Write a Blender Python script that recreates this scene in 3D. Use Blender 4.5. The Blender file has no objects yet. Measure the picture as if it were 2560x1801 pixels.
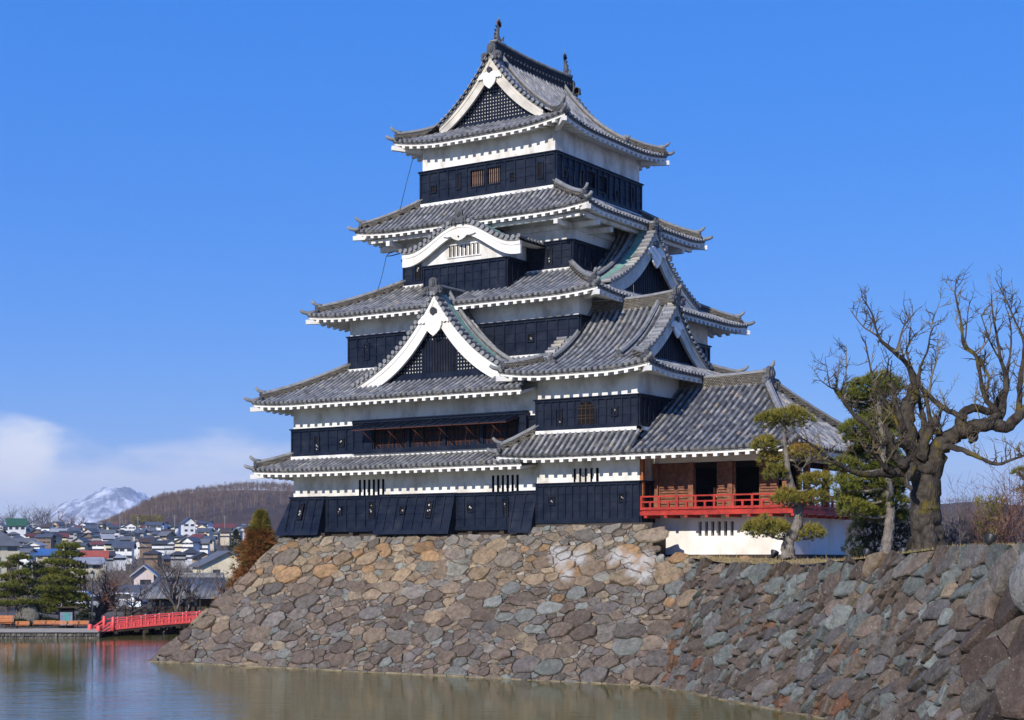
import bpy, math, random
import numpy as np
from mathutils import Vector, noise as mnoise
random.seed(7)
R = random.random
def U(a, b): return a + (b - a) * random.random()
S = bpy.context.scene
col = S.collection
# ------------------------------------------------------------------ camera
TH = math.radians(33.447); FPX = 4045.55; YH = 1398.75; CX, CY = 48.644, -75.7215
cd = bpy.data.cameras.new('camera'); cam = bpy.data.objects.new('camera', cd); col.objects.link(cam)
cam.location = (CX, CY, 0.0); cam.rotation_euler = (math.radians(90), 0, TH)
cd.sensor_fit = 'HORIZONTAL'; cd.sensor_width = 36.0; cd.lens = FPX / 2560 * 36
cd.shift_y = (YH - 900.5) / 2560; cd.clip_start = 0.5; cd.clip_end = 60000
S.camera = cam
# ------------------------------------------------------------------ sun, sky
SUN_AZ = math.radians(3.5)        # east of south
SUN_EL = math.radians(28.0)
sd = Vector((math.sin(SUN_AZ) * math.cos(SUN_EL), -math.cos(SUN_AZ) * math.cos(SUN_EL), math.sin(SUN_EL)))
sl = bpy.data.lights.new('sun', 'SUN'); so = bpy.data.objects.new('sun', sl); col.objects.link(so)
sl.energy = 5.0; sl.angle = math.radians(0.53); sl.color = (1.0, 0.93, 0.82)
so.rotation_euler = sd.to_track_quat('Z', 'Y').to_euler(); so.location = (0, -60, 60)
SKYMIX, SKYCOL = 0.66, (0.20, 1.85, 7.5, 1)
W = bpy.data.worlds.new('World'); S.world = W; W.use_nodes = True
nt = W.node_tree; nt.nodes.clear()
def N(t, typ, **kw):
    n = t.nodes.new(typ)
    for k, v in kw.items(): setattr(n, k, v)
    return n
sky = N(nt, 'ShaderNodeTexSky', sky_type='NISHITA', sun_disc=False, sun_elevation=SUN_EL, sun_rotation=math.pi - SUN_AZ,
        altitude=600, air_density=1.0, dust_density=0.1, ozone_density=2.6)
hs = N(nt, 'ShaderNodeHueSaturation'); hs.inputs['Saturation'].default_value = 1.42; hs.inputs['Value'].default_value = 1.0
hs.inputs['Hue'].default_value = 0.505
bg = N(nt, 'ShaderNodeBackground'); bg.inputs['Strength'].default_value = 0.128
out = N(nt, 'ShaderNodeOutputWorld'); L = nt.links.new
tc = N(nt, 'ShaderNodeTexCoord'); sx = N(nt, 'ShaderNodeSeparateXYZ'); L(tc.outputs['Generated'], sx.inputs[0])
mp = N(nt, 'ShaderNodeMapping'); mp.inputs['Scale'].default_value = (9, 9, 26); L(tc.outputs['Generated'], mp.inputs[0])
nz = N(nt, 'ShaderNodeTexNoise'); nz.inputs['Scale'].default_value = 1.6; nz.inputs['Detail'].default_value = 7; L(mp.outputs[0], nz.inputs['Vector'])
# cloud bank: dense below about 4 degrees, ragged upper edge
m1 = N(nt, 'ShaderNodeMath', operation='MULTIPLY_ADD'); L(nz.outputs['Fac'], m1.inputs[0]); m1.inputs[1].default_value = 0.085; L(sx.outputs['Z'], m1.inputs[2])
m1.inputs[1].default_value = -0.075
mr = N(nt, 'ShaderNodeMapRange', interpolation_type='SMOOTHSTEP'); L(m1.outputs[0], mr.inputs['Value'])
mr.inputs['From Min'].default_value = 0.041; mr.inputs['From Max'].default_value = 0.008; mr.inputs['To Min'].default_value = 0; mr.inputs['To Max'].default_value = 0.92
# one brighter heap of cloud low in the west
vd = N(nt, 'ShaderNodeVectorMath', operation='DISTANCE'); L(tc.outputs['Generated'], vd.inputs[0])
def raydir(X, Y):
    v = Vector((-math.sin(TH), math.cos(TH), 0)) + Vector((math.cos(TH), math.sin(TH), 0)) * ((X - 1280) / FPX) + Vector((0, 0, (YH - Y) / FPX))
    return v.normalized()
vd.inputs[1].default_value = raydir(35, 1140)
m2 = N(nt, 'ShaderNodeMath', operation='MULTIPLY_ADD'); L(nz.outputs['Fac'], m2.inputs[0]); m2.inputs[1].default_value = -0.05; L(vd.outputs['Value'], m2.inputs[2])
mr2 = N(nt, 'ShaderNodeMapRange', interpolation_type='SMOOTHSTEP'); L(m2.outputs[0], mr2.inputs['Value'])
mr2.inputs['From Min'].default_value = 0.006; mr2.inputs['From Max'].default_value = -0.016; mr2.inputs['To Max'].default_value = 0.9
vd2 = N(nt, 'ShaderNodeVectorMath', operation='DISTANCE'); L(tc.outputs['Generated'], vd2.inputs[0]); vd2.inputs[1].default_value = raydir(300, 1300)
mr3 = N(nt, 'ShaderNodeMapRange', interpolation_type='SMOOTHSTEP'); L(vd2.outputs['Value'], mr3.inputs['Value']); mr3.inputs['From Min'].default_value = .16; mr3.inputs['From Max'].default_value = .42; mr3.inputs['To Min'].default_value = 1; mr3.inputs['To Max'].default_value = .3
mfa = N(nt, 'ShaderNodeMath', operation='MULTIPLY'); L(mr.outputs[0], mfa.inputs[0]); L(mr3.outputs[0], mfa.inputs[1])
mixa = N(nt, 'ShaderNodeMixRGB'); L(mfa.outputs[0], mixa.inputs[0]); L(sky.outputs[0], hs.inputs['Color']); mixs = N(nt, 'ShaderNodeMixRGB'); mixs.inputs[0].default_value = SKYMIX; L(hs.outputs[0], mixs.inputs[1]); mixs.inputs[2].default_value = SKYCOL; L(mixs.outputs[0], mixa.inputs[1]); mixa.inputs[2].default_value = (5.9, 6.5, 8.2, 1)
mixb = N(nt, 'ShaderNodeMixRGB'); L(mr2.outputs[0], mixb.inputs[0]); L(mixa.outputs[0], mixb.inputs[1]); mixb.inputs[2].default_value = (7.6, 7.8, 8.4, 1)
L(mixb.outputs[0], bg.inputs['Color']); L(bg.outputs[0], out.inputs[0])
S.view_settings.view_transform = 'Standard'; S.view_settings.look = 'None'; S.view_settings.exposure = 0.0; S.view_settings.gamma = 1.0
S.cycles.max_bounces = 6; S.cycles.diffuse_bounces = 3; S.cycles.glossy_bounces = 3; S.cycles.transmission_bounces = 2; S.cycles.volume_bounces = 0
# ------------------------------------------------------------------ points from the survey
VV = Vector((-math.sin(TH), math.cos(TH), 0)); RR = Vector((math.cos(TH), math.sin(TH), 0)); CC = Vector((CX, CY, 0))
def P(X, Y, d): return CC + (VV + RR * ((X - 1280) / FPX)) * d + Vector((0, 0, (YH - Y) / FPX * d))
def G(X, d, z): 
    p = P(X, YH, d); p.z = z; return p
WATER = -5.4
# ------------------------------------------------------------------ mesh builder
class MB:
    def __init__(s): s.v = []; s.f = []; s.m = []; s.r = []; s.c = []; s.sm = []
    def add(s, vs, fs, m=0, r=None, c=None, smooth=False):
        o = len(s.v); s.v.extend([tuple(x) for x in vs]); rr = R() if r is None else r
        for f in fs:
            s.f.append(tuple(i + o for i in f)); s.m.append(m); s.r.append(rr); s.c.append(c); s.sm.append(smooth)
    def quad(s, a, b, c_, d, m=0, r=None, c=None): s.add([a, b, c_, d], [(0, 1, 2, 3)], m, r, c)
    def box(s, x0, x1, y0, y1, z0, z1, m=0, r=None):
        s.add([(x0,y0,z0),(x1,y0,z0),(x1,y1,z0),(x0,y1,z0),(x0,y0,z1),(x1,y0,z1),(x1,y1,z1),(x0,y1,z1)],
              [(0,3,2,1),(4,5,6,7),(0,1,5,4),(1,2,6,5),(2,3,7,6),(3,0,4,7)], m, r)
    def obox(s, o, ex, ey, ez, m=0, r=None):
        o = Vector(o); ex = Vector(ex); ey = Vector(ey); ez = Vector(ez)
        vs = [o, o+ex, o+ex+ey, o+ey, o+ez, o+ex+ez, o+ex+ey+ez, o+ey+ez]
        fs = [(0,3,2,1),(4,5,6,7),(0,1,5,4),(1,2,6,5),(2,3,7,6),(3,0,4,7)]
        if ex.cross(ey).dot(ez) < 0: fs = [f[::-1] for f in fs]
        s.add(vs, fs, m, r)
    def beam(s, a, b, w, h, m=0, up=(0,0,1), r=None):
        a = Vector(a); b = Vector(b); d = b - a; side = d.cross(Vector(up))
        if side.length < 1e-6: side = Vector((1,0,0))
        side.normalize(); u = side.cross(d).normalized()
        s.obox(a - side*w/2 - u*h/2, side*w, d, u*h, m, r)
    def tube(s, pts, rad, n=6, m=0, r=None, cap=True, smooth=True):
        pts = [Vector(p) for p in pts]; k = len(pts)
        if not hasattr(rad, '__len__'): rad = [rad]*k
        vs = []; fs = []; ref = None
        for i, p in enumerate(pts):
            d = (pts[min(i+1,k-1)] - pts[max(i-1,0)]).normalized()
            if ref is None: ref = d.orthogonal().normalized()
            ref = (ref - d*ref.dot(d)); 
            if ref.length < 1e-4: ref = d.orthogonal()
            ref.normalize(); b = d.cross(ref)
            for j in range(n):
                a = 2*math.pi*j/n; vs.append(p + (ref*math.cos(a) + b*math.sin(a))*rad[i])
        for i in range(k-1):
            for j in range(n):
                fs.append((i*n+j, i*n+(j+1)%n, (i+1)*n+(j+1)%n, (i+1)*n+j))
        if cap: fs.append(tuple(range(n))[::-1]); fs.append(tuple(range((k-1)*n, k*n)))
        s.add(vs, fs, m, r, None, smooth)
    def prism(s, poly, d, m=0, r=None):
        poly = [Vector(p) for p in poly]; d = Vector(d); n = len(poly)
        fs = [tuple(range(n)), tuple(range(2*n-1, n-1, -1))] + [(i, n+i, n+(i+1)%n, (i+1)%n) for i in range(n)]
        s.add(poly + [p+d for p in poly], fs, m, r)
    def build(s, name, mats, parent=None):
        me = bpy.data.meshes.new(name); me.from_pydata(s.v, [], s.f)
        if not isinstance(mats, (list, tuple)): mats = [mats]
        for m in mats: me.materials.append(m)
        me.polygons.foreach_set('material_index', s.m)
        me.polygons.foreach_set('use_smooth', s.sm)
        a = me.attributes.new('rnd', 'FLOAT', 'FACE'); a.data.foreach_set('value', s.r)
        if any(c is not None for c in s.c):
            a = me.attributes.new('col', 'FLOAT_COLOR', 'FACE'); fl = []
            for c in s.c: fl.extend((c[0], c[1], c[2], 1.0) if c is not None else (.2,.2,.2,1))
            a.data.foreach_set('color', fl)
        me.update()
        o = bpy.data.objects.new(name, me); col.objects.link(o)
        if parent is not None: o.parent = parent; o.matrix_parent_inverse = parent_inv(parent)
        return o
def parent_inv(p):
    from mathutils import Matrix
    if p.parent is not None: return Matrix.Identity(4)
    return Matrix.LocRotScale(p.location, p.rotation_euler, p.scale).inverted()
def thing(name, label, cat, loc=(0,0,0), rz=0, group=None):
    o = bpy.data.objects.new(name, None); col.objects.link(o); o.empty_display_size = 0.5
    o.location = loc; o.rotation_euler = (0,0,rz); o['label'] = label; o['category'] = cat
    if group: o['group'] = group
    return o
def tag(o, label, cat, group=None):
    o['label'] = label; o['category'] = cat
    if group: o['group'] = group
    return o
def kind(o, k): o['kind'] = k; return o
# ------------------------------------------------------------------ materials
def mat(name, rough=0.8, spec=0.3):
    m = bpy.data.materials.new(name); m.use_nodes = True; t = m.node_tree; b = t.nodes['Principled BSDF']
    b.inputs['Roughness'].default_value = rough; b.inputs['Specular IOR Level'].default_value = spec
    return m, t, b
def ramp(t, stops):
    n = t.nodes.new('ShaderNodeValToRGB'); e = n.color_ramp.elements
    while len(e) < len(stops): e.new(0.5)
    for i, (p, c) in enumerate(stops): e[i].position = p; e[i].color = (*c, 1)
    return n
def flat(name, c, rough=0.8, spec=0.3, var=0.18, scale=1.5, bump=0.0, bscale=20, metal=0.0):
    m, t, b = mat(name, rough, spec); l = t.links.new; b.inputs['Metallic'].default_value = metal
    g = N(t, 'ShaderNodeNewGeometry'); n = N(t, 'ShaderNodeTexNoise'); n.inputs['Scale'].default_value = scale; n.inputs['Detail'].default_value = 5
    l(g.outputs['Position'], n.inputs['Vector'])
    r = ramp(t, [(0.3, tuple(x*(1-var) for x in c)), (0.7, tuple(min(1, x*(1+var)) for x in c))]); l(n.outputs['Fac'], r.inputs[0]); l(r.outputs[0], b.inputs['Base Color'])
    if bump:
        n2 = N(t, 'ShaderNodeTexNoise'); n2.inputs['Scale'].default_value = bscale; n2.inputs['Detail'].default_value = 6; l(g.outputs['Position'], n2.inputs['Vector'])
        bp = N(t, 'ShaderNodeBump'); bp.inputs['Strength'].default_value = bump; bp.inputs['Distance'].default_value = 0.05; l(n2.outputs['Fac'], bp.inputs['Height']); l(bp.outputs[0], b.inputs['Normal'])
    return m
def rndmat(name, stops, rough=0.8, spec=0.3, nscale=0, namt=0.3, bump=0, bscale=25, trans=0.0, bdist=0.03):
    m, t, b = mat(name, rough, spec); l = t.links.new
    a = N(t, 'ShaderNodeAttribute', attribute_name='rnd'); r = ramp(t, stops); l(a.outputs['Fac'], r.inputs[0]); o = r.outputs[0]
    g = N(t, 'ShaderNodeNewGeometry')
    if nscale:
        n = N(t, 'ShaderNodeTexNoise'); n.inputs['Scale'].default_value = nscale; n.inputs['Detail'].default_value = 6; l(g.outputs['Position'], n.inputs['Vector'])
        mr_ = N(t, 'ShaderNodeMapRange'); l(n.outputs['Fac'], mr_.inputs['Value']); mr_.inputs['From Min'].default_value = .3; mr_.inputs['From Max'].default_value = .7
        mr_.inputs['To Min'].default_value = 1-namt; mr_.inputs['To Max'].default_value = 1+namt
        mm = N(t, 'ShaderNodeVectorMath', operation='SCALE'); l(o, mm.inputs[0]); l(mr_.outputs[0], mm.inputs['Scale']); o = mm.outputs[0]
    l(o, b.inputs['Base Color'])
    if bump:
        n2 = N(t, 'ShaderNodeTexNoise'); n2.inputs['Scale'].default_value = bscale; n2.inputs['Detail'].default_value = 8; l(g.outputs['Position'], n2.inputs['Vector'])
        bp = N(t, 'ShaderNodeBump'); bp.inputs['Strength'].default_value = bump; bp.inputs['Distance'].default_value = bdist; l(n2.outputs['Fac'], bp.inputs['Height']); l(bp.outputs[0], b.inputs['Normal'])
    if trans:
        tr = N(t, 'ShaderNodeBsdfTranslucent'); l(o, tr.inputs['Color']); mx = N(t, 'ShaderNodeMixShader'); mx.inputs[0].default_value = trans
        l(b.outputs[0], mx.inputs[1]); l(tr.outputs[0], mx.inputs[2]); l(mx.outputs[0], t.nodes['Material Output'].inputs[0])
    return m
def plaster_mat(name, dirt):
    m, t, b = mat(name, 0.92, 0.15); l = t.links.new; g = N(t, 'ShaderNodeNewGeometry')
    mp_ = N(t, 'ShaderNodeMapping'); mp_.inputs['Scale'].default_value = (.8, .8, .5); l(g.outputs['Position'], mp_.inputs[0])
    n = N(t, 'ShaderNodeTexNoise'); n.inputs['Scale'].default_value = 1.3; n.inputs['Detail'].default_value = 8; n.inputs['Roughness'].default_value = .62; l(mp_.outputs[0], n.inputs['Vector'])
    r = ramp(t, [(0.30, tuple(x*(1-dirt) for x in (.66,.61,.53))), (0.55, (.75,.735,.70)), (0.8, (.82,.81,.785))]); l(n.outputs['Fac'], r.inputs[0]); l(r.outputs[0], b.inputs['Base Color'])
    n2 = N(t, 'ShaderNodeTexNoise'); n2.inputs['Scale'].default_value = 6; n2.inputs['Detail'].default_value = 4; l(g.outputs['Position'], n2.inputs['Vector'])
    bp = N(t, 'ShaderNodeBump'); bp.inputs['Strength'].default_value = .25; bp.inputs['Distance'].default_value = .02; l(n2.outputs['Fac'], bp.inputs['Height']); l(bp.outputs[0], b.inputs['Normal'])
    return m
M = {}
M['plaster'] = plaster_mat('plaster', 0.36)
M['plaster_worn'] = flat('weathered_plaster', (.56,.52,.45), .9, .15, .22, 1.6)
M['plaster_clean'] = plaster_mat('plaster_clean', 0.05)
M['soffit'] = plaster_mat('soffit_plaster', 0.45)
def black_mat():
    m, t, b = mat('black_lacquer_boards', 0.5, 0.22); l = t.links.new; g = N(t, 'ShaderNodeNewGeometry')
    n = N(t, 'ShaderNodeTexNoise'); n.inputs['Scale'].default_value = 1.7; n.inputs['Detail'].default_value = 8; l(g.outputs['Position'], n.inputs['Vector'])
    r = ramp(t, [(.3, (.003,.006,.016)), (.60, (.005,.010,.025)), (.80, (.020,.024,.036))]); l(n.outputs['Fac'], r.inputs[0]); l(r.outputs[0], b.inputs['Base Color'])
    mp_ = N(t, 'ShaderNodeMapping'); mp_.inputs['Scale'].default_value = (2, 2, 30); l(g.outputs['Position'], mp_.inputs[0])
    n2 = N(t, 'ShaderNodeTexNoise'); n2.inputs['Scale'].default_value = 1.5; l(mp_.outputs[0], n2.inputs['Vector'])
    r2 = ramp(t, [(.3,(.36,)*3),(.7,(.6,)*3)]); l(n.outputs['Fac'], r2.inputs[0]); l(r2.outputs[0], b.inputs['Roughness'])
    bp = N(t, 'ShaderNodeBump'); bp.inputs['Strength'].default_value = .3; bp.inputs['Distance'].default_value = .015; l(n2.outputs['Fac'], bp.inputs['Height']); l(bp.outputs[0], b.inputs['Normal'])
    return m
M['black'] = black_mat()
M['dark'] = flat('dark_interior', (.012,.010,.010), .9, .1)
M['sill'] = flat('dark_sill_wood', (.045,.032,.024), .8)
M['tile'] = rndmat('roof_tile', [(0,(.14,.142,.15)),(.4,(.20,.202,.21)),(.8,(.265,.266,.27)),(.95,(.33,.325,.315)),(1,(.34,.30,.23))], .62, .4, 1.1, .25, .3, 30, bdist=.012)
M['tile_mottled'] = rndmat('mottled_roof_tile', [(0,(.085,.09,.11)),(.35,(.15,.155,.175)),(.7,(.22,.222,.23)),(.92,(.30,.295,.285)),(1,(.36,.27,.19))], .6, .4, 1.4, .2, .3, 30, bdist=.012)
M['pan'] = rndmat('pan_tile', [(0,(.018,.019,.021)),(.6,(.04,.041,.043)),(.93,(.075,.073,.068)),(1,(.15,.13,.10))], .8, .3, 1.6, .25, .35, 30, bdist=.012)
M['tilegrey'] = flat('tile_edge_clay', (.21,.212,.215), .7, .3, .25, 3, .3, 25)
M['ornament'] = flat('dark_ornament_tile', (.075,.076,.082), .6, .4, .35, 4, .5, 14)
def brick(name, c1, c2, mo, w, h, ms=.02):
    m, t, b = mat(name, .85, .2); l = t.links.new; a = N(t, 'ShaderNodeNewGeometry')
    sp = N(t, 'ShaderNodeSeparateXYZ'); l(a.outputs['Position'], sp.inputs[0]); ad = N(t, 'ShaderNodeMath', operation='ADD'); l(sp.outputs[0], ad.inputs[0]); l(sp.outputs[1], ad.inputs[1])
    cb = N(t, 'ShaderNodeCombineXYZ'); l(ad.outputs[0], cb.inputs[0]); l(sp.outputs[2], cb.inputs[1])
    k = N(t, 'ShaderNodeTexBrick'); k.inputs['Scale'].default_value = 1; k.inputs['Brick Width'].default_value = w; k.inputs['Row Height'].default_value = h
    k.inputs['Mortar Size'].default_value = ms; k.inputs['Color1'].default_value = (*c1,1); k.inputs['Color2'].default_value = (*c2,1); k.inputs['Mortar'].default_value = (*mo,1); l(cb.outputs[0], k.inputs['Vector'])
    n = N(t, 'ShaderNodeTexNoise'); n.inputs['Scale'].default_value = 5; n.inputs['Detail'].default_value = 5; l(a.outputs['Position'], n.inputs['Vector'])
    mx = N(t, 'ShaderNodeMixRGB', blend_type='MULTIPLY'); mx.inputs[0].default_value = .8; l(k.outputs[0], mx.inputs[1])
    r = ramp(t, [(.3,(.5,.5,.5)),(.6,(1,1,1))]); l(n.outputs['Fac'], r.inputs[0]); l(r.outputs[0], mx.inputs[2]); l(mx.outputs[0], b.inputs['Base Color'])
    return m
M['ridge'] = brick('stacked_ridge_tile', (.34,.29,.20), (.14,.13,.115), (.05,.047,.045), .13, .075, .022)
M['ridge_dark'] = brick('dark_ridge_tile', (.045,.045,.05), (.03,.03,.033), (.015,.015,.016), .3, .12, .02)
M['copper'] = flat('copper_patina', (.16,.30,.25), .6, .3, .25, 6)
M['red'] = flat('vermilion_paint', (.36,.028,.018), .6, .3, .35, 3)
M['bridge_red'] = flat('bridge_red_paint', (.80,.105,.10), .5, .4, .12, 3)
M['brown'] = flat('brown_timber', (.20,.083,.045), .7, .3, .35, 5, .3, 30)
M['brownpost'] = flat('orange_timber', (.30,.10,.035), .65, .3, .3, 5, .3, 30)
M['palewood'] = flat('pale_timber', (.45,.24,.10), .6, .3, .2, 6)
M['whitepaint'] = flat('white_paint', (.8,.79,.77), .7, .3, .06, 3)
M['paper'] = flat('pale_lid', (.40,.41,.42), .8, .2, .4, 9)
M['rust'] = flat('weathered_bronze', (.20,.085,.03), .6, .4, .4, 6)
M['iron'] = flat('dark_iron', (.02,.02,.022), .5, .5, .2, 3)
# ================================================================== roofs
def V3(x, y, z=0.0): return Vector((x, y, z))
def onY(X, y):
    r = VV + RR * ((X - 1280) / FPX); return CX + (y - CY) / r.y * r.x
def zY(X, Y, y):
    r = VV + RR * ((X - 1280) / FPX); return (YH - Y) / FPX * (y - CY) / r.y
def onX(X, x):
    r = VV + RR * ((X - 1280) / FPX); return CY + (x - CX) / r.x * r.y
def zX(X, Y, x):
    r = VV + RR * ((X - 1280) / FPX); return (YH - Y) / FPX * (x - CX) / r.x
TL = 0.30; SP = 0.325
def tile_row(mb, pts, lat, r0=.082, cap=None, lift=.015, m=0, mcap=2, seg=5):
    """half round tiles from the eave upwards, each a little wider at its lower end"""
    lat = Vector(lat).normalized()
    for i in range(len(pts)-1):
        a, b = pts[i], pts[i+1]; t = (b-a)
        if t.length < .05: continue
        t.normalize(); up = lat.cross(t)
        if up.z < 0: up = -up
        j = U(-.006, .006); vs = []
        for c, rad in ((a, r0*1.05), (b, r0*.90)):
            for k in range(seg+1):
                an = math.pi*k/seg; vs.append(c + lat*(rad*math.cos(an)+j) + up*(rad*math.sin(an)+lift))
        n = seg+1; fs = [(k, k+1, n+k+1, n+k) for k in range(seg)] + [tuple(range(n))[::-1]]
        mb.add(vs, fs, m, None, None, False)
    if cap is not None:
        a, b = pts[0], pts[1]; t = (b-a).normalized(); up = lat.cross(t); up = up if up.z > 0 else -up
        c = a + up*.02 - t*.005; poly = [c + lat*.098*math.cos(2*math.pi*k/10) + up*.098*math.sin(2*math.pi*k/10) for k in range(10)]
        mb.prism(poly, -t*.05, mcap)
        poly = [c - t*.05 + lat*.06*math.cos(2*math.pi*k/8) + up*.06*math.sin(2*math.pi*k/8) for k in range(8)]
        mb.prism(poly, -t*.015, mcap)
class Face:
    def __init__(s, P0, e, n, L, run, h0, h1, ze, zf, A=0.0, k=1.6, qlim=None, srange=None):
        s.P0 = Vector((P0[0], P0[1], 0)); s.e = Vector((e[0], e[1], 0)); s.n = Vector((n[0], n[1], 0)); s.L = L; s.run = run; s.h0 = h0; s.h1 = h1; s.ze = ze; s.zf = zf; s.A = A; s.k = k
        s.ql = qlim; s.sr = srange or (0, L)
    def sweep(s, x):
        w0 = max(s.k*s.h0, .01); w1 = max(s.k*s.h1, .01)
        return s.A*(max(0, 1-x/w0)**2*(s.h0 > 0) + max(0, 1-(s.L-x)/w1)**2*(s.h1 > 0))
    def qmax(s, x):
        q = s.run
        if s.h0 > 0 and x < s.h0: q = min(q, s.run*x/s.h0)
        if s.h1 > 0 and s.L-x < s.h1: q = min(q, s.run*(s.L-x)/s.h1)
        if s.ql: q = min(q, s.ql(x))
        return max(0, q)
    def pt(s, x, q, dz=0):
        p = s.P0 + s.e*x + s.n*q; p.z = s.ze + s.zf(q) + s.sweep(x)*(1-min(1, max(0, q)/s.run)) + dz; return p
    def col(s, x, qm):
        q = 0.0; out = [s.pt(x, 0)]
        while q < qm - .02:
            sl_ = (s.zf(q+.02)-s.zf(q))/.02; q = min(qm, q + TL/math.sqrt(1+sl_*sl_)); out.append(s.pt(x, q))
        return out
    def tiles(s, mb):
        n = int((s.sr[1]-s.sr[0])/SP); sp = (s.sr[1]-s.sr[0])/n
        for i in range(n):
            x = s.sr[0] + (i+.5)*sp; qm = s.qmax(x)
            if qm > .12:
                c = s.col(x, qm); tile_row(mb, c, s.e, cap=True)
        for i in range(n+1):
            x = s.sr[0] + i*sp; x0 = max(s.sr[0], x-sp/2); x1 = min(s.sr[1], x+sp/2); qm = max(s.qmax(x0), s.qmax(x1), s.qmax(x))
            if qm < .1: continue
            xm = (x0+x1)/2; q = -.03; first = True
            while q < qm-.01:
                sl_ = (s.zf(q+.02)-s.zf(q))/.02; q2 = min(qm, q + .25/math.sqrt(1+sl_*sl_))
                a0, a1, am = s.pt(x0, q, .045), s.pt(x1, q, .045), s.pt(xm, q, .012)
                b0, b1, bm = s.pt(x0, q2, .005), s.pt(x1, q2, .005), s.pt(xm, q2, -.03)
                dn = Vector((0, 0, -.05 if not first else -.11))
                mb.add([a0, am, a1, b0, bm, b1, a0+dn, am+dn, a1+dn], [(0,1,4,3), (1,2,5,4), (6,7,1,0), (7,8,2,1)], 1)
                q = q2; first = False
    def eaves(s, mb, oh, rise=.22, spacing=.5, tie=True):
        """grey bed, white fascia, rafters and soffit hung under the tile edge; materials 0 white, 1 bed, 2 soffit"""
        a, b = s.sr; nseg = max(4, int((b-a)/.45))
        xs = [a + (b-a)*i/nseg for i in range(nseg+1)]
        def ep(x, q, dz): 
            p = s.P0 + s.e*x + s.n*q; p.z = s.ze + s.sweep(min(max(x, 0), s.L))*(1-q/s.run*.6) + dz + max(0, q)*rise; return p
        def lim(x, q):       # keep inside the mitre
            lo = q*s.h0/s.run if s.h0 > 0 else -9; hi = s.L - q*s.h1/s.run if s.h1 > 0 else 1e9
            return min(max(x, lo), hi)
        for i in range(nseg):
            x0, x1 = xs[i], xs[i+1]
            mb.quad(ep(x0,.02,-.15), ep(x1,.02,-.15), ep(x1,.02,-.01), ep(x0,.02,-.01), 1)
            mb.quad(ep(x0,.07,-.26), ep(x1,.07,-.26), ep(x1,.07,-.15), ep(x0,.07,-.15), 0)
            mb.quad(ep(x0,.02,-.15), ep(x0,.07,-.15), ep(x1,.07,-.15), ep(x1,.02,-.15), 1)
            y0, y1 = lim(x0, oh), lim(x1, oh)
            if y1 > y0 + 1e-3 or True: mb.quad(ep(x0,.07,-.26), ep(y0,oh,-.26), ep(y1,oh,-.26), ep(x1,.07,-.26), 2)
        n = max(1, int((b-a-.3)/spacing)); st = (b-a-.3)/n
        for i in range(n+1):
            x = a + .15 + i*st
            lo = x*s.run/s.h0 if s.h0 > 0 else 1e9; hi = (s.L-x)*s.run/s.h1 if s.h1 > 0 else 1e9
            q1 = min(oh, lo-.06, hi-.06)
            if q1 < .3: continue
            w = .10; vs = [ep(x-w,.04,-.39), ep(x+w,.04,-.39), ep(x+w,q1,-.39), ep(x-w,q1,-.39), ep(x-w,.04,-.256), ep(x+w,.04,-.256), ep(x+w,q1,-.245), ep(x-w,q1,-.245)]
            mb.add(vs, [(0,3,2,1), (0,1,5,4), (1,2,6,5), (2,3,7,6), (3,0,4,7)], 0)
def onigawara(mb, c, f, a, h, m=0):
    """ridge end tile: arched shield with curled feet, facing f"""
    c = Vector(c); f = Vector(f).normalized(); a = Vector(a).normalized(); z = Vector((0,0,1))
    out = [(-.40,0),(-.62,.02),(-.74,.2),(-.68,.42),(-.48,.5),(-.36,.44),(-.30,.62),(-.32,.82),(-.22,.98),(0,1.06),(.22,.98),(.32,.82),(.30,.62),(.36,.44),(.48,.5),(.68,.42),(.74,.2),(.62,.02),(.40,0)]
    mb.prism([c + a*x*h + z*y*h for x, y in out], f*h*.18, m)
    ctr = c + f*h*.18 + z*h*.68
    mb.prism([ctr + a*.19*h*math.cos(2*math.pi*k/10) + z*.24*h*math.sin(2*math.pi*k/10) for k in range(10)], f*h*.08, m)
    mb.prism([ctr + a*.11*h*math.cos(2*math.pi*k/8) + z*.15*h*math.sin(2*math.pi*k/8) for k in range(8)], f*h*.14, m)
    for sx_ in (-1, 1):
        for (ox, oy, rr, dd) in ((.50,.26,.20,.28),(.50,.26,.10,.36),(.34,.05,.13,.30),(.64,.06,.10,.26)):
            cc = c + a*sx_*ox*h + z*oy*h; mb.prism([cc + a*rr*h*math.cos(2*math.pi*k/8) + z*rr*h*math.sin(2*math.pi*k/8) for k in range(8)], f*h*dd, m)
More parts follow.
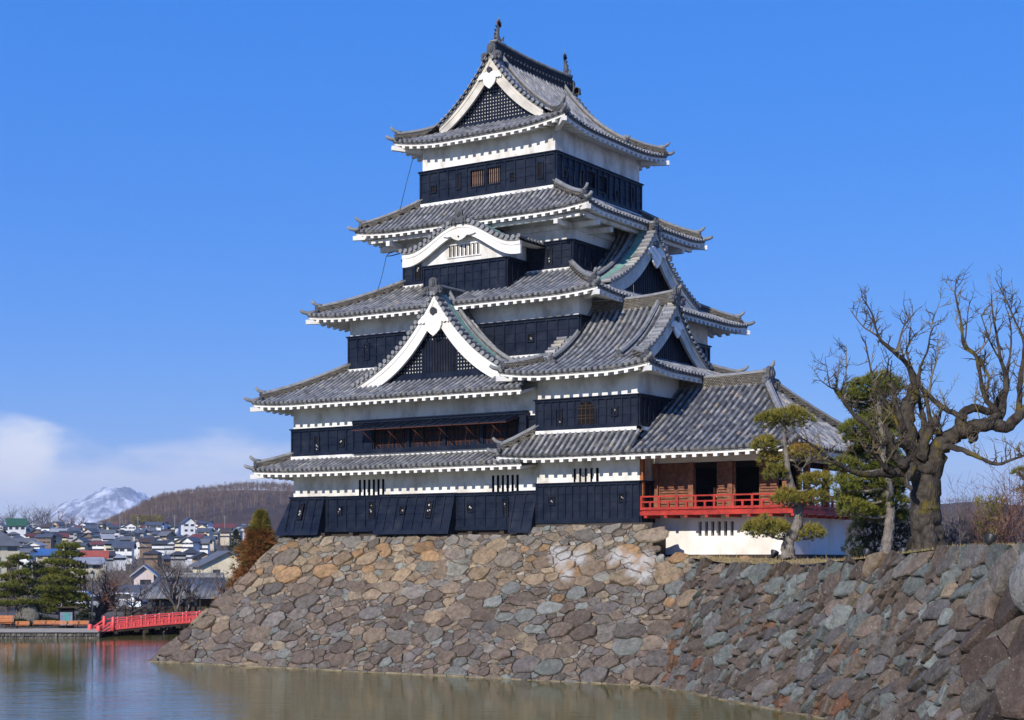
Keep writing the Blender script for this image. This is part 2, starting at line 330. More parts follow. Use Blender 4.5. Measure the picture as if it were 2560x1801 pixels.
def ridge_line(mb, pts, w=.30, h=.30, m_side=0, m_top=1, roll=.095, lift=0.0):
    """stacked ridge tiles with a rounded cover along a path (tile-surface points)"""
    z = Vector((0,0,1)); k = len(pts)
    L_ = []; Rr = []
    for i, p in enumerate(pts):
        d = pts[min(i+1,k-1)] - pts[max(i-1,0)]; d.z = 0; d.normalize(); sd_ = Vector((-d.y, d.x, 0)); L_.append(p + sd_*w/2); Rr.append(p - sd_*w/2)
    for i in range(k-1):
        for A, B in ((L_, Rr), (Rr, L_)):
            mb.quad(A[i]-z*.12, A[i+1]-z*.12, A[i+1]+z*(h+lift), A[i]+z*(h+lift), m_side)
            o0 = (A[i]-B[i])*.09; o1 = (A[i+1]-B[i+1])*.09
            mb.obox(A[i]+z*(h+lift), A[i+1]-A[i]+(o1*0), o0, z*.05, m_top)
        mb.quad(L_[i]+z*(h+lift+.05), L_[i+1]+z*(h+lift+.05), Rr[i+1]+z*(h+lift+.05), Rr[i]+z*(h+lift+.05), m_top)
    for i in (0, k-1): mb.quad(L_[i]-z*.12, Rr[i]-z*.12, Rr[i]+z*(h+lift), L_[i]+z*(h+lift), m_side)
    if roll:
        q = [p + z*(h+lift+.06) for p in pts]; mb.tube(q, roll, 8, m_top)
def hip_ridge(parent, face, at_end, t0=.10, t1=1.0, h=.26):
    mb = MB(); n = 10; pts = []
    for i in range(n+1):
        t = t0 + (t1-t0)*i/n
        x = face.L - face.h1*t if at_end else face.h0*t
        pts.append(face.pt(x, face.run*t, .03))
    d = (pts[0]-pts[1]); d.z = 0; d.normalize()
    ridge_line(mb, pts[::-1], .26, h)
    a = Vector((-d.y, d.x, 0)); p = pts[0]
    onigawara(mb, p + Vector((0,0,-.05)), d, a, .46, 2)
    q = p + Vector((0,0,h+.12)); mb.tube([q - d*.25 + Vector((0,0,0)), q + d*.05 + Vector((0,0,.03)), q + d*.22 + Vector((0,0,.13)), q + d*.34 + Vector((0,0,.27))], [.095,.095,.085,.07], 8, 1)
    # corner roll below the shield
    c = face.pt(face.L if at_end else 0, 0, .06); mb.tube([p + Vector((0,0,.06)), c + d*.0, c + d*.25 + Vector((0,0,.06)), c + d*.42 + Vector((0,0,.16))], [.11,.11,.10,.085], 8, 1)
    return mb.build('hip_ridge', [M['ridge'], M['tilegrey'], M['ornament']], parent)
def hip_rafter(mb, face, at_end, oh):
    x = face.L if at_end else 0; c = face.pt(x, 0, -.42); t = oh/face.run; x2 = face.L - face.h1*t if at_end else face.h0*t
    i = face.pt(x2, 0); i = face.P0 + face.e*x2 + face.n*oh; i.z = face.ze - .42 + oh*.22; d = (c-i); d2 = Vector((d.x, d.y, 0)).normalized()
    mb.beam(i, c + d2*.10, .24, .24, 0)
def skirt(parent, outer, inner, ze, zt, A, oh, k=1.6, c=.2, cx=0.0, cy=0.0, sides='SENW', sr={}, hips=(1,1,1,1), rise=.22):
    ox, oy = outer; ix, iy = inner; faces = {}
    spec = {'S': ((cx-ox, cy-oy), (1,0), (0,1), 2*ox, oy-iy, ox-ix), 'E': ((cx+ox, cy-oy), (0,1), (-1,0), 2*oy, ox-ix, oy-iy),
            'N': ((cx+ox, cy+oy), (-1,0), (0,-1), 2*ox, oy-iy, ox-ix), 'W': ((cx-ox, cy+oy), (0,-1), (1,0), 2*oy, ox-ix, oy-iy)}
    tb = MB(); eb = MB(); H = zt-ze
    for sd_ in sides:
        P0, e, n, L_, run, h = spec[sd_]
        f = Face(P0, e, n, L_, run, h, h, ze, (lambda q, run=run: H*((1-c)*q/run + c*(q/run)**2*(1 if q > 0 else 0))), A, k, None, sr.get(sd_))
        faces[sd_] = f; f.tiles(tb); f.eaves(eb, min(oh, run), rise)
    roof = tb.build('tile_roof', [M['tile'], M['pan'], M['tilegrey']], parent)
    order = [('S', False, 0), ('E', False, 1), ('N', False, 2), ('W', False, 3)]   # corner at start of each face: SW SE NE NW
    for sd_, en, i in order:
        if hips[i] and sd_ in faces: hip_ridge(roof, faces[sd_], en); hip_rafter(eb, faces[sd_], en, min(oh, faces[sd_].run))
    eb.build('eaves', [M['plaster_clean'], M['tilegrey'], M['soffit']], roof)
    return roof, faces
# ------------------------------------------------------------------ gables (dormers and roof ends)
def gable(parent, O, f, a, hw, prof, D, zbot, bw0=1.0, bw1=.72, inset=.45, lattice=True, copper=0, ridge_h=.38, oni=.8, name='dormer_gable', rows=True, kud=.72, boardmat='plaster_clean', tail=0.0, slats=None, pend=1.0, kud_end=.78, front_oni=True, wall=True, roll_u0=0.0):
    """O: plan point under the apex on the front plane; f outward; a lateral; prof(u)->tile surface z at |u|; D depth back from the front"""
    O = Vector((O[0], O[1], 0)); f = Vector((f[0], f[1], 0)); a = Vector((a[0], a[1], 0)); z = Vector((0,0,1))
    g = MB()
    def pt(u, t, dz=0): p = O + a*u - f*t; p.z = prof(abs(u)) + dz; return p
    # arc-length samples from the bottom of the slope up to the ridge
    def samples(step, u1):
        us = [u1]; u = u1
        while u > 0.02:
            sl_ = (prof(max(0, u-.02))-prof(u))/.02; u = max(0, u - step/math.sqrt(1+sl_*sl_)); us.append(u)
        return us
    if rows:
        n = int((D-.3)/SP)
        for sg in (-1, 1):
            us = samples(TL, hw); us2 = samples(.25, hw)
            for i in range(n):
                t = .42 + i*SP; tile_row(g, [pt(sg*u, t) for u in us], f, cap=True)
                t2 = t + SP/2
                for j in range(len(us2)-1):
                    q0, q1 = us2[j], us2[j+1]
                    g.add([pt(sg*q0, t2-SP/2, .04), pt(sg*q0, t2, .008), pt(sg*q0, t2+SP/2, .04), pt(sg*q1, t2-SP/2), pt(sg*q1, t2, -.035), pt(sg*q1, t2+SP/2),
                           pt(sg*q0, t2-SP/2, -.03), pt(sg*q0, t2, -.06), pt(sg*q0, t2+SP/2, -.03)], [(0,1,4,3), (1,2,5,4), (6,7,1,0), (7,8,2,1)], 1)
    # verge: short rolls laid across the edge, stepping down it
    for sg in (-1, 1):
        for u in samples(.335, hw)[:-1]:
            if u < roll_u0: continue
            p = pt(sg*u, 0, .07); g.tube([p + f*.16, p - f*.36], .098, 8, 0, smooth=False)
            g.prism([p + f*.16 + a*.11*math.cos(2*math.pi*k/10) + z*.11*math.sin(2*math.pi*k/10) for k in range(10)], f*.05, 2)
        us = samples(.4, hw)
        for j in range(len(us)-1):
            A_, B_ = sg*us[j], sg*us[j+1]
            g.add([pt(A_, -.1, -.13), pt(B_, -.1, -.13), pt(B_, -.1, .06), pt(A_, -.1, .06), pt(A_, .4, .05), pt(B_, .4, .05), pt(A_, .4, -.13), pt(B_, .4, -.13)], [(0,1,2,3), (3,2,5,4), (0,6,7,1)], 2)
            if copper and sg in copper: g.add([pt(A_, .38, .13), pt(B_, .38, .13), pt(B_, .88, .15), pt(A_, .88, .15)], [(0,1,2,3)], 3)
    part = g.build(name, [M['tile'], M['pan'], M['tilegrey'], M['copper']], parent)
    # barge boards
    b = MB()
    for sg in (-1, 1):
        us = samples(.3, hw + tail)[::-1]
        for j in range(len(us)-1):
            u0, u1 = us[j], us[j+1]; w0 = bw0 + (bw1-bw0)*u0/hw; w1 = bw0 + (bw1-bw0)*u1/hw
            def bp(u, w, t): return pt(sg*u, t, -.14-w)
            for (ta, tb_, wa, wb) in ((-.02, .12, 0, 1.0), (-.055, 0, 0.0, .30)):
                q = [bp(u0, w0*wa, ta), bp(u1, w1*wa, ta), bp(u1, w1*wb, ta), bp(u0, w0*wb, ta), bp(u0, w0*wa, tb_), bp(u1, w1*wa, tb_), bp(u1, w1*wb, tb_), bp(u0, w0*wb, tb_)]
                fs = [(0,1,2,3), (4,7,6,5), (3,2,6,7), (0,4,5,1)]
                if j == len(us)-2: fs.append((1,5,6,2))
                b.add(q, fs, 0)
    b.build('bargeboard', [M[boardmat]], part)
    # soffit between the boards and the wall
    b = MB()
    for sg in (-1, 1):
        us = samples(.5, hw)
        for j in range(len(us)-1): b.add([pt(sg*us[j], .1, -.16), pt(sg*us[j+1], .1, -.16), pt(sg*us[j+1], D, -.16), pt(sg*us[j], D, -.16)], [(0,1,2,3)], 0)
    b.build('gable_soffit', [M['soffit']], part)
    if wall:
        w = MB()
        us = samples(.25, hw)
        poly = [pt(-u, inset, -.2) for u in us if prof(u)-.2 > zbot] + [pt(u, inset, -.2) for u in us[::-1] if prof(u)-.2 > zbot]
        def zc(u): return prof(abs(u)) - .2
        um = max(u for u in us if zc(u) > zbot)
        if lattice:
            # white backing behind a black lattice; the middle is a close set of slats
            w.add([p if True else p for p in poly] + [O - f*inset - a*um + z*zbot, O - f*inset + a*um + z*zbot], [tuple(range(len(poly))) ], 1)
            w.add([O - f*inset - a*um + z*zbot, O - f*inset + a*um + z*zbot] + [poly[-1], poly[0]], [(0,1,2,3)], 1)
            st = .18; bwid = .082; k = int(um/st)
            lo = zbot + .16
            for i in range(-k, k+1):
                u = i*st; top = min(zc(u-.04), zc(u+.04)) - .06
                if top > lo + .1: w.obox(O - f*(inset-.0) + a*(u-bwid/2) + z*lo, a*bwid, f*.07, z*(top-lo), 0)
            zz = lo
            while zz < zc(0)-.3:
                uu = 0
                while uu < um and zc(uu+.02) - .06 > zz + bwid: uu += .02
                if uu > .15: w.obox(O - f*(inset) - a*uu + z*zz, a*2*uu, f*.055, z*bwid, 0)
                zz += st
            w.obox(O - f*inset - a*um + z*(zbot-.3), a*2*um, f*.14, z*.46, 0)
            if slats: 
                u0, u1, h_ = slats; nn = int((u1-u0)/.17)
                w.obox(O - f*inset + a*u0 + z*lo, a*(u1-u0), f*.062, z*h_, 2)
                for i in range(nn+1): w.obox(O - f*inset + a*(u0 + i*.17-.045) + z*lo, a*.09, f*.10, z*h_, 0)
        else:
            w.add(poly, [tuple(range(len(poly)))], 0)
            w.add([O - f*inset - a*um + z*(zbot-.3), O - f*inset + a*um + z*(zbot-.3)] + [poly[-1], poly[0]], [(0,1,2,3)], 0)
            k = int(um/.2)
            for i in range(-k, k+1):
                u = i*.2; top = min(zc(u-.04), zc(u+.04))
                if top > zbot: w.obox(O - f*inset + a*(u-.04) + z*(zbot-.3), a*.08, f*.05, z*(top-zbot+.3), 0)
        w.build('gable_lattice', [M['black'], M['plaster'], M['dark']], part)
    if pend:
        pn = MB(); k_ = pend; zt = prof(0) - .14 - bw0*.98
        half = [(0,.02),(.16,.10),(.36,.12),(.50,.02),(.62,.06),(.78,-.02),(.98,-.26),(.92,-.38),(.76,-.30),(.66,-.36),(.52,-.28),(.50,-.46),(.38,-.72),(.18,-.9),(0,-1.02)]
        poly = [O + f*.06 + a*x*k_ + z*(zt + y*k_) for x, y in half] + [O + f*.06 - a*x*k_ + z*(zt + y*k_) for x, y in half[-2:0:-1]]
        pn.prism(poly, f*.08, 0)
        pn.prism([O + f*.08 + a*.2*k_*math.cos(2*math.pi*k/6+.52) + z*(zt+.24*k_ + .22*k_*math.sin(2*math.pi*k/6+.52)) for k in range(6)], f*.10, 1)
        pn.build('gable_pendant', [M['plaster_clean'], M['iron']], part)
    # ridge along the top, and the ridge running down beside the verge
    r = MB()
    rp = [O + f*.02 - f*(D-.02)*i/8 + z*(prof(0)) for i in range(9)]
    if ridge_h: ridge_line(r, rp, .28, ridge_h)
    if front_oni and oni: onigawara(r, O + f*.04 + z*(prof(0)-.1), f, a, oni, 2)
    if kud:
        for sg in (-1, 1):
            us = [u for u in samples(.35, hw*kud_end)][::-1]
            pts = [pt(sg*u, kud+.12, .04) for u in us]
            ridge_line(r, pts, .22, .2)
            d = (pts[-1]-pts[-2]); d.z = 0; d.normalize(); onigawara(r, pts[-1] - z*.05, d, Vector((-d.y, d.x, 0)), .42, 2)
            q = pts[-1] + z*.3; r.tube([q - d*.1, q + d*.1 + z*.04, q + d*.22 + z*.16], [.08,.08,.06], 7, 1)
    r.build('gable_ridge', [M['ridge'], M['tilegrey'], M['ornament']], part)
    return part, pt
# ================================================================== walls
def wall(mb, O, e, out, L_, z0, z1, holes=(), m=0, md=1, depth=.22, mj=None):
    """flat wall on plan line O..O+e*L with holes (s0,s1,za,zb) cut through, jambs and a dark back"""
    O = Vector((O[0], O[1], 0)); e = Vector((e[0], e[1], 0)); out = Vector((out[0], out[1], 0)); z = Vector((0,0,1))
    ss = sorted({0, L_} | {h[0] for h in holes} | {h[1] for h in holes}); zs = sorted({z0, z1} | {h[2] for h in holes} | {h[3] for h in holes})
    def p(s, zz, d=0): return O + e*s + out*d + z*zz
    for i in range(len(ss)-1):
        for j in range(len(zs)-1):
            cs, cz = (ss[i]+ss[i+1])/2, (zs[j]+zs[j+1])/2
            if any(h[0] < cs < h[1] and h[2] < cz < h[3] for h in holes): continue
            mb.quad(p(ss[i],zs[j]), p(ss[i+1],zs[j]), p(ss[i+1],zs[j+1]), p(ss[i],zs[j+1]), m)
    mj = m if mj is None else mj
    for (a, b, za, zb) in holes:
        mb.quad(p(a,za), p(a,zb), p(a,zb,-depth), p(a,za,-depth), mj); mb.quad(p(b,za), p(b,zb), p(b,zb,-depth), p(b,za,-depth), mj)
        mb.quad(p(a,za), p(b,za), p(b,za,-depth), p(a,za,-depth), mj); mb.quad(p(a,zb), p(b,zb), p(b,zb,-depth), p(a,zb,-depth), mj)
        mb.quad(p(a,za,-depth), p(b,za,-depth), p(b,zb,-depth), p(a,zb,-depth), md)
def boards(mb, O, e, out, L_, z0, z1, holes=(), bat=.63, lap=.42, flare=0.0, ends=True, skip=(), cap=True):
    """black lapped boards with upright battens; flare pushes the foot outwards"""
    O = Vector((O[0], O[1], 0)); e = Vector((e[0], e[1], 0)); out = Vector((out[0], out[1], 0)); z = Vector((0,0,1))
    H = z1-z0
    def p(s, zz, d=0): return O + e*s + out*(d + flare*(z1-zz)/H) + z*zz
    n = max(2, int(round((H-.34)/lap))); zb = z0+.2; zt = z1-.14; st = (zt-zb)/n
    for i in range(n):
        a, b = zb+i*st, zb+(i+1)*st; cuts = sorted({0, L_} | {h[0] for h in holes} | {h[1] for h in holes})
        for j in range(len(cuts)-1):
            c = (cuts[j]+cuts[j+1])/2; seg = [(a, b)]
            for h in holes:
                if h[0] < c < h[1]:
                    ns = []
                    for (u, v) in seg:
                        if h[3] <= u or h[2] >= v: ns.append((u, v)); continue
                        if h[2] > u: ns.append((u, h[2]))
                        if h[3] < v: ns.append((h[3], v))
                    seg = ns
            for (u, v) in seg:
                mb.quad(p(cuts[j],u,.035-.03*(u-a)/st), p(cuts[j+1],u,.035-.03*(u-a)/st), p(cuts[j+1],v,.035-.03*(v-a)/st), p(cuts[j],v,.035-.03*(v-a)/st), 0)
        mb.quad(p(0,a,0), p(L_,a,0), p(L_,a,.035), p(0,a,.035), 0)
    for h in holes:
        for (a, b, c, d) in ((h[0],h[0],h[2],h[3]), (h[1],h[1],h[2],h[3])): mb.quad(p(a,c,.03), p(a,d,.03), p(b,d,-.25), p(b,c,-.25), 0)
        mb.quad(p(h[0],h[2],.03), p(h[1],h[2],.03), p(h[1],h[2],-.25), p(h[0],h[2],-.25), 0); mb.quad(p(h[0],h[3],.03), p(h[1],h[3],.03), p(h[1],h[3],-.25), p(h[0],h[3],-.25), 0)
        mb.quad(p(h[0],h[2],-.25), p(h[1],h[2],-.25), p(h[1],h[3],-.25), p(h[0],h[3],-.25), 1)
    def bar(s0, s1, za, zb_, d0, d1): 
        mb.add([p(s0,za,d0), p(s1,za,d0), p(s1,za,d1), p(s0,za,d1), p(s0,zb_,d0), p(s1,zb_,d0), p(s1,zb_,d1), p(s0,zb_,d1)], [(0,3,2,1),(4,5,6,7),(0,1,5,4),(1,2,6,5),(2,3,7,6),(3,0,4,7)], 0)
    k = max(1, int(round(L_/bat)))
    for i in range(k+1):
        s = L_*i/k; w = .04 if 0 < i < k else .07
        if any(h[0]-.03 < s < h[1]+.03 and h[3] > z1-.3 for h in holes): continue
        segs = [(z0+.18, z1-.13)]
        for h in holes:
            if h[0]-.04 < s < h[1]+.04: segs = [x for q in segs for x in ((q[0], min(q[1], h[2])), (max(q[0], h[3]), q[1])) if x[1]-x[0] > .05]
        for q in segs: bar(max(0, s-w), min(L_, s+w), q[0], q[1], 0, .075)
    bar(0, L_, z0, z0+.2, 0, .09); bar(0, L_, z1-.14, z1-.03, 0, .09)
    if cap: bar(-.06, L_+.06, z1-.03, z1+.02, -.1, .16)
def loophole(parent, O, e, out, s, zc, tall, lid=None, flare=0.0):
    """small shuttered port in the boards, some with a scrap of pale lid showing"""
    O = Vector((O[0], O[1], 0)); e = Vector((e[0], e[1], 0)); out = Vector((out[0], out[1], 0)); z = Vector((0,0,1))
    mb = MB(); w, h = (.16, .42) if tall else (.17, .19); c = O + e*s + z*zc; up = (z - out*flare).normalized()
    for sx_ in (-1, 1): mb.obox(c + e*(sx_*w-.03) - up*(h+.04) + out*.03, e*.06, out*.07, up*(2*h+.08), 0)
    for sz in (-1, 1): mb.obox(c - e*w + up*(sz*h-.03) + out*.03, e*2*w, out*.065, up*.06, 0)
    mb.obox(c - e*w - up*h + out*.02, e*2*w, out*.022, up*2*h, 1)
    if lid is None: lid = R() < .8
    if lid:
        for i in range(3 if tall else 2):
            yy = U(-.7, .6)*h if tall else U(-.6, .3)*h; xx = U(-.55, .15)*w
            mb.obox(c + e*xx + up*yy + out*.045, e*U(.04, .09) + up*U(-.03,.03), out*.012, up*U(.03, .10) + e*U(-.03,.03), 2)
    return mb.build('loophole', [M['black'], M['dark'], M['paper']], parent)
# ================================================================== main keep
keep = thing('castle_keep', 'tallest black and white castle tower with five tiled roofs and fish finials on its ridge', 'castle tower', (0, 0, 1.45))
SIDES = {'S': ((-1,-1), (1,0), (0,-1), 0), 'E': ((1,-1), (0,1), (1,0), 1), 'N': ((1,1), (-1,0), (0,1), 0), 'W': ((-1,1), (0,-1), (-1,0), 1)}
def storey(hx, hy, zb, zm, zt, parent, white_holes={}, black_holes={}, proud=.06, skipb='', cx=0, cy=0, bat=.63, flash=True):
    pw = MB(); bw = MB()
    for k, (c, e, o, ax) in SIDES.items():
        L_ = 2*(hx if ax == 0 else hy); O = (cx + c[0]*hx, cy + c[1]*hy)
        wall(pw, O, e, o, L_, zm-.05, zt, white_holes.get(k, ()), 0, 1, .2, 1)  # slot jambs coloured dark too, shade of the recess put into the colour
        for h in white_holes.get(k, ()):
            pass
        if k in skipb: continue
        O2 = (O[0] + o[0]*proud - e[0]*proud, O[1] + o[1]*proud - e[1]*proud)
        boards(bw, O2, e, o, L_+2*proud, zb, zm, [(h[0]+proud, h[1]+proud, h[2], h[3]) for h in black_holes.get(k, ())], bat)
        # white flashing where the roof below meets the boards
        if flash: pw.obox((O[0]+o[0]*.02-e[0]*.2, O[1]+o[1]*.02-e[1]*.2, zb-.16), Vector((*e,0))*(L_+.4), Vector((*o,0))*.18, (0,0,.17), 0)
    w = pw.build('plaster_wall', [M['plaster'], M['dark']], parent); b = bw.build('weatherboard_wall', [M['black'], M['dark']], parent)
    return w, b
def lattice_window(parent, O, e, out, s0, s1, za, zb, n, m, w=.05, d=.05):
    O = Vector((O[0],O[1],0)); e = Vector((*e,0)); out = Vector((*out,0)); z = Vector((0,0,1)); mb = MB()
    for i in range(n):
        s = s0 + (s1-s0)*(i+.5)/n; mb.obox(O + e*(s-w/2) - out*.1 + z*za, e*w, out*.06, z*(zb-za), 0)
    for (a, b, c, d_) in ((s0-.05, s1+.05, za-.06, za), (s0-.05, s1+.05, zb, zb+.06), (s0-.05, s0, za, zb), (s1, s1+.05, za, zb)):
        mb.obox(O + e*a - out*.02 + z*c, e*(b-a), out*.09, z*(d_-c), 1)
    return mb.build('lattice_window', [m, M['black']], parent)
def loops_px(parent, O, e, out, pts, flare=0.0, lids=None):
    for i, (X, Y, tall) in enumerate(pts):
        if out[1] != 0: x = onY(X, O[1]); s = (x - O[0])*e[0]; zc = zY(X, Y, O[1])
        else: y = onX(X, O[0]); s = (y - O[1])*e[1]; zc = zX(X, Y, O[0])
        loophole(parent, O, e, out, s, zc, tall, None if lids is None else lids, flare)
FB = flat('faded_timber_bars', (.20,.115,.08), .7)
# --- first and second tier walls
def slots(X0, X1, Ya, Yb, n, y, x00):
    a, b = onY(X0, y), onY(X1, y); st = (b-a)/(n-.5); h = []
    for i in range(n): h.append((a - x00 + i*st, a - x00 + i*st + st*.5, zY((X0+X1)/2, Yb, y), zY((X0+X1)/2, Ya, y)))
    return h
h1 = slots(897, 961, 1199, 1240, 6, -9.22, -9.44) + slots(1230, 1297, 1188, 1231, 6, -9.22, -9.44)
w1, b1 = storey(9.44, 9.22, 1.45, 3.32, 5.1, keep, {'S': h1}, flash=False)
def skirtbox(x0, x1, flare=.62, west=False):
    sk = MB(); boards(sk, (x0, -9.30), (1,0), (0,-1), x1-x0, 1.28, 3.34, (), .62, .42, flare)
    for xx in (x0, x1):
        if west and xx == x0: continue
        sk.add([(xx,-9.28,1.28), (xx,-9.30-flare,1.28), (xx,-9.30,3.34), (xx,-9.28,3.34)], [(0,1,2,3)], 0)
    if west:
        boards(sk, (-9.52, -6.4), (0,-1), (-1,0), 2.9, 1.28, 3.34, (), .62, .42, .62)
        sk.add([(-9.52,-9.30,3.34), (-9.52-.66,-9.30,1.28), (-9.52-.66,-9.30-.66,1.28), (-9.52,-9.30-.66,1.28)], [(0,1,2), (0,2,3), (1,3,2)], 0)
    return sk.build('stone_drop_skirt', [M['black'], M['dark']], keep)
xs1 = onY(814, -9.3); xs2 = (onY(952, -9.3), onY(1140, -9.3)); xs3 = onY(1289, -9.3)
skirt_w = skirtbox(-9.5, xs1, west=True); skirt_o = skirtbox(*xs2); skirtbox(xs3, 6.28)
loops_px(b1, (-9.5,-9.28), (1,0), (0,-1), [(849,1278,0), (930,1275,1), (1177,1271,0), (1265,1268,1)], lids=True)
loops_px(skirt_w, (-9.5,-9.30-.3), (1,0), (0,-1), [(752,1279,1)], .3, lids=True)
loops_px(skirt_o, (-9.5,-9.30-.3), (1,0), (0,-1), [(1007,1275,0), (1074,1273,1)], .3, lids=True)
# sill beam under the boards
sb = MB(); sb.box(-9.35, 6.3, -9.15, 9.1, 1.12, 1.46, 0); 
for i in range(9): sb.box(-9.0+i*1.9, -8.75+i*1.9, -9.7, -9.1, 1.2, 1.4, 0)
sb.build('foundation_sill', M['sill'], keep)
bx0, bx1 = onY(884, -9.45), onY(1318, -9.45)
w2, b2 = storey(9.44, 9.22, 5.52, 7.0, 8.75, keep)
# projecting shuttered gallery on the second storey
gb = MB(); ox0, ox1 = onY(932, -9.45)-bx0, onY(1300, -9.45)-bx0
boards(gb, (bx0, -9.47), (1,0), (0,-1), bx1-bx0, 5.5, 7.24, [(ox0, ox1, 5.72, 6.75)], .63)
gb.quad((bx0,-9.2,5.5), (bx0,-9.5,5.5), (bx0,-9.5,7.24), (bx0,-9.2,7.24), 0); gb.quad((bx1,-9.2,5.5), (bx1,-9.5,5.5), (bx1,-9.5,7.24), (bx1,-9.2,7.24), 0)
for i in range(5):
    xx = bx0 + ox0 + (ox1-ox0)*(i/4.0); gb.box(xx-.09, xx+.09, -9.46, -9.3, 5.7, 6.8, 0)
gal = gb.build('shuttered_gallery', [M['black'], M['dark']], keep)
gi = MB(); gi.box(bx0+ox0+.05, bx1-.2, -9.30, -9.26, 5.7, 6.75, 0)
for i in range(34): gi.box(bx0+ox0+.1+i*(ox1-ox0)/34, bx0+ox0+.18+i*(ox1-ox0)/34, -9.33, -9.30, 5.7, 6.75, 0)
gi.build('gallery_grille', [flat('dark_red_timber', (.045,.014,.008), .7)], gal)
aw = MB(); na = 6
for i in range(na):
    a0 = bx0 + ox0 - .45 + (ox1-ox0+.5)*i/na; a1 = bx0 + ox0 - .45 + (ox1-ox0+.5)*(i+1)/na - .05
    aw.obox((a0,-9.6,6.98), (a1-a0,0,0), (-.10,-.95,-.30), (0,0,.05), 0)
    for k in range(4): aw.obox((a0+(a1-a0)*k/3.2,-9.6,7.03), (.05,0,0), (-.10,-.95,-.30), (0,0,.04), 0)
    aw.obox((a0,-9.6,6.93), (a1-a0,0,0), (-.10,-.95,-.30), (0,0,.04), 1)
    aw.tube([(a0+.5,-10.5,6.66), (a0+.9,-9.6,5.85)], .022, 5, 1)
aw.build('propped_shutter', [M['black'], flat('dark_rust_timber', (.07,.022,.012), .7)], gal)
loops_px(b2, (-9.5,-9.28), (1,0), (0,-1), [(794,1111,1), (855,1107,0)], lids=True)
r1, f1 = skirt(keep, (11.0,10.8), (9.44,9.22), 4.72, 5.42, .12, 1.55, 2.5, sr={'S': (0, 11.0+6.25), 'E': (8.7, 21.6)}, hips=(1,0,1,1), rise=.12)
# --- second tier roof and third tier walls
w3, b3 = storey(7.28, 7.05, 10.3, 12.08, 13.5, keep)
loops_px(b3, (-7.34,-7.11), (1,0), (0,-1), [(918,880,1), (1328,845,0)], lids=True)
r2, f2 = skirt(keep, (11.0,10.8), (7.28,7.05), 8.30, 10.3, .16, 1.6, .8, sr={'S': (0, 11.0+6.25), 'E': (8.7, 21.6)}, hips=(1,0,1,1), rise=.25)
rB, fB = skirt(keep, (9.1,8.45), (5.36,4.63), 13.10, 15.0, .2, 1.5, .8, rise=.25)
w4, b4 = storey(5.36, 4.63, 15.0, 16.43, 18.6, keep)
loops_px(b4, (-5.42,-4.69), (1,0), (0,-1), [(1045,682,1), (1375,644,1)], lids=True)
# corbels and tie beams under the fifth roof
cb = MB()
for sx_ in (-1, 1):
    cb.box(sx_*5.36-.12, sx_*5.36+.12, -6.2, 6.2, 17.0, 17.25); 
for sy_ in (-1, 1):
    cb.box(-7.0, 7.0, sy_*4.63-.12, sy_*4.63+.12, 17.02, 17.27)
cb.box(-6.9, 6.9, -5.95, -5.75, 17.28, 17.46); cb.box(6.65, 6.87, -5.9, 5.9, 17.28, 17.46)
for yy in (-3.0, 0, 3.0): cb.box(5.3, 6.8, yy-.13, yy+.13, 16.95, 17.2)
cb.build('eaves_bracket', M['soffit'], keep)
r5, f5 = skirt(keep, (7.42,6.46), (4.27,4.49), 17.77, 19.36, .22, 1.85, 1.0, rise=.22)
hb = {'S': [(onY(1179,-4.55)+4.27, onY(1211,-4.55)+4.27, zY(1195,466,-4.55), zY(1195,426,-4.55)), (onY(1221,-4.55)+4.27, onY(1251,-4.55)+4.27, zY(1236,459,-4.55), zY(1236,419,-4.55))],
      'E': [(3.0, 3.85, 19.9, 20.75), (4.25, 5.1, 19.9, 20.75)]}
w6, b6 = storey(4.27, 4.49, 19.38, 21.15, 22.85, keep, {}, hb, .08)
for h in hb['S']: lattice_window(b6, (-4.27,-4.57), (1,0), (0,-1), h[0], h[1], h[2], h[3], 6, FB)
for h in hb['E']: lattice_window(b6, (4.35,-4.49), (0,1), (1,0), h[0], h[1], h[2], h[3], 6, M['black'])
loops_px(b6, (-4.35,-4.57), (1,0), (0,-1), [(1147,454,1), (1283,442,0), (1352,426,1), (1085,474,0)], lids=False)
loops_px(b6, (4.35,-4.57), (0,1), (1,0), [(1410,434,0), (1452,445,1), (1538,485,0), (1578,487,1)], lids=False)
# --- top roof: hipped skirt with gables south and north, ridge running north
ZE6 = 22.48
def z6(q): return .5*q + .0109*max(0, q)**3
tb = MB(); eb = MB(); OX, OY = 5.47, 5.56; GY = 4.05; SKR = OY-3.75
fS = Face((-OX,-OY), (1,0), (0,1), 2*OX, SKR, SKR, SKR, ZE6, z6, .38, 2.0)
fN = Face((OX,OY), (-1,0), (0,-1), 2*OX, SKR, SKR, SKR, ZE6, z6, .38, 2.0)
def qlE(x):
    y = abs(x-OY); return OX if y < GY+.05 else max(0, OY-y)
fE = Face((OX,-OY), (0,1), (-1,0), 2*OY, OX, 0.0001, 0.0001, ZE6, z6, .0, 2.0, qlE)
fW = Face((-OX,OY), (0,-1), (1,0), 2*OY, OX, 0.0001, 0.0001, ZE6, z6, .0, 2.0, qlE)
for f in (fE, fW):
    f.sweep = lambda x, L_=2*OY: .38*(max(0, 1-x/(2*SKR))**2 + max(0, 1-(L_-x)/(2*SKR))**2)
    _pt = f.pt
    def npt(x, q, dz=0, f=f):
        p = f.P0 + f.e*x + f.n*q; p.z = ZE6 + z6(q) + f.sweep(x)*max(0, 1-max(0,q)/SKR) + dz; return p
    f.pt = npt; f.tiles(tb)
for f in (fS, fN): f.tiles(tb)
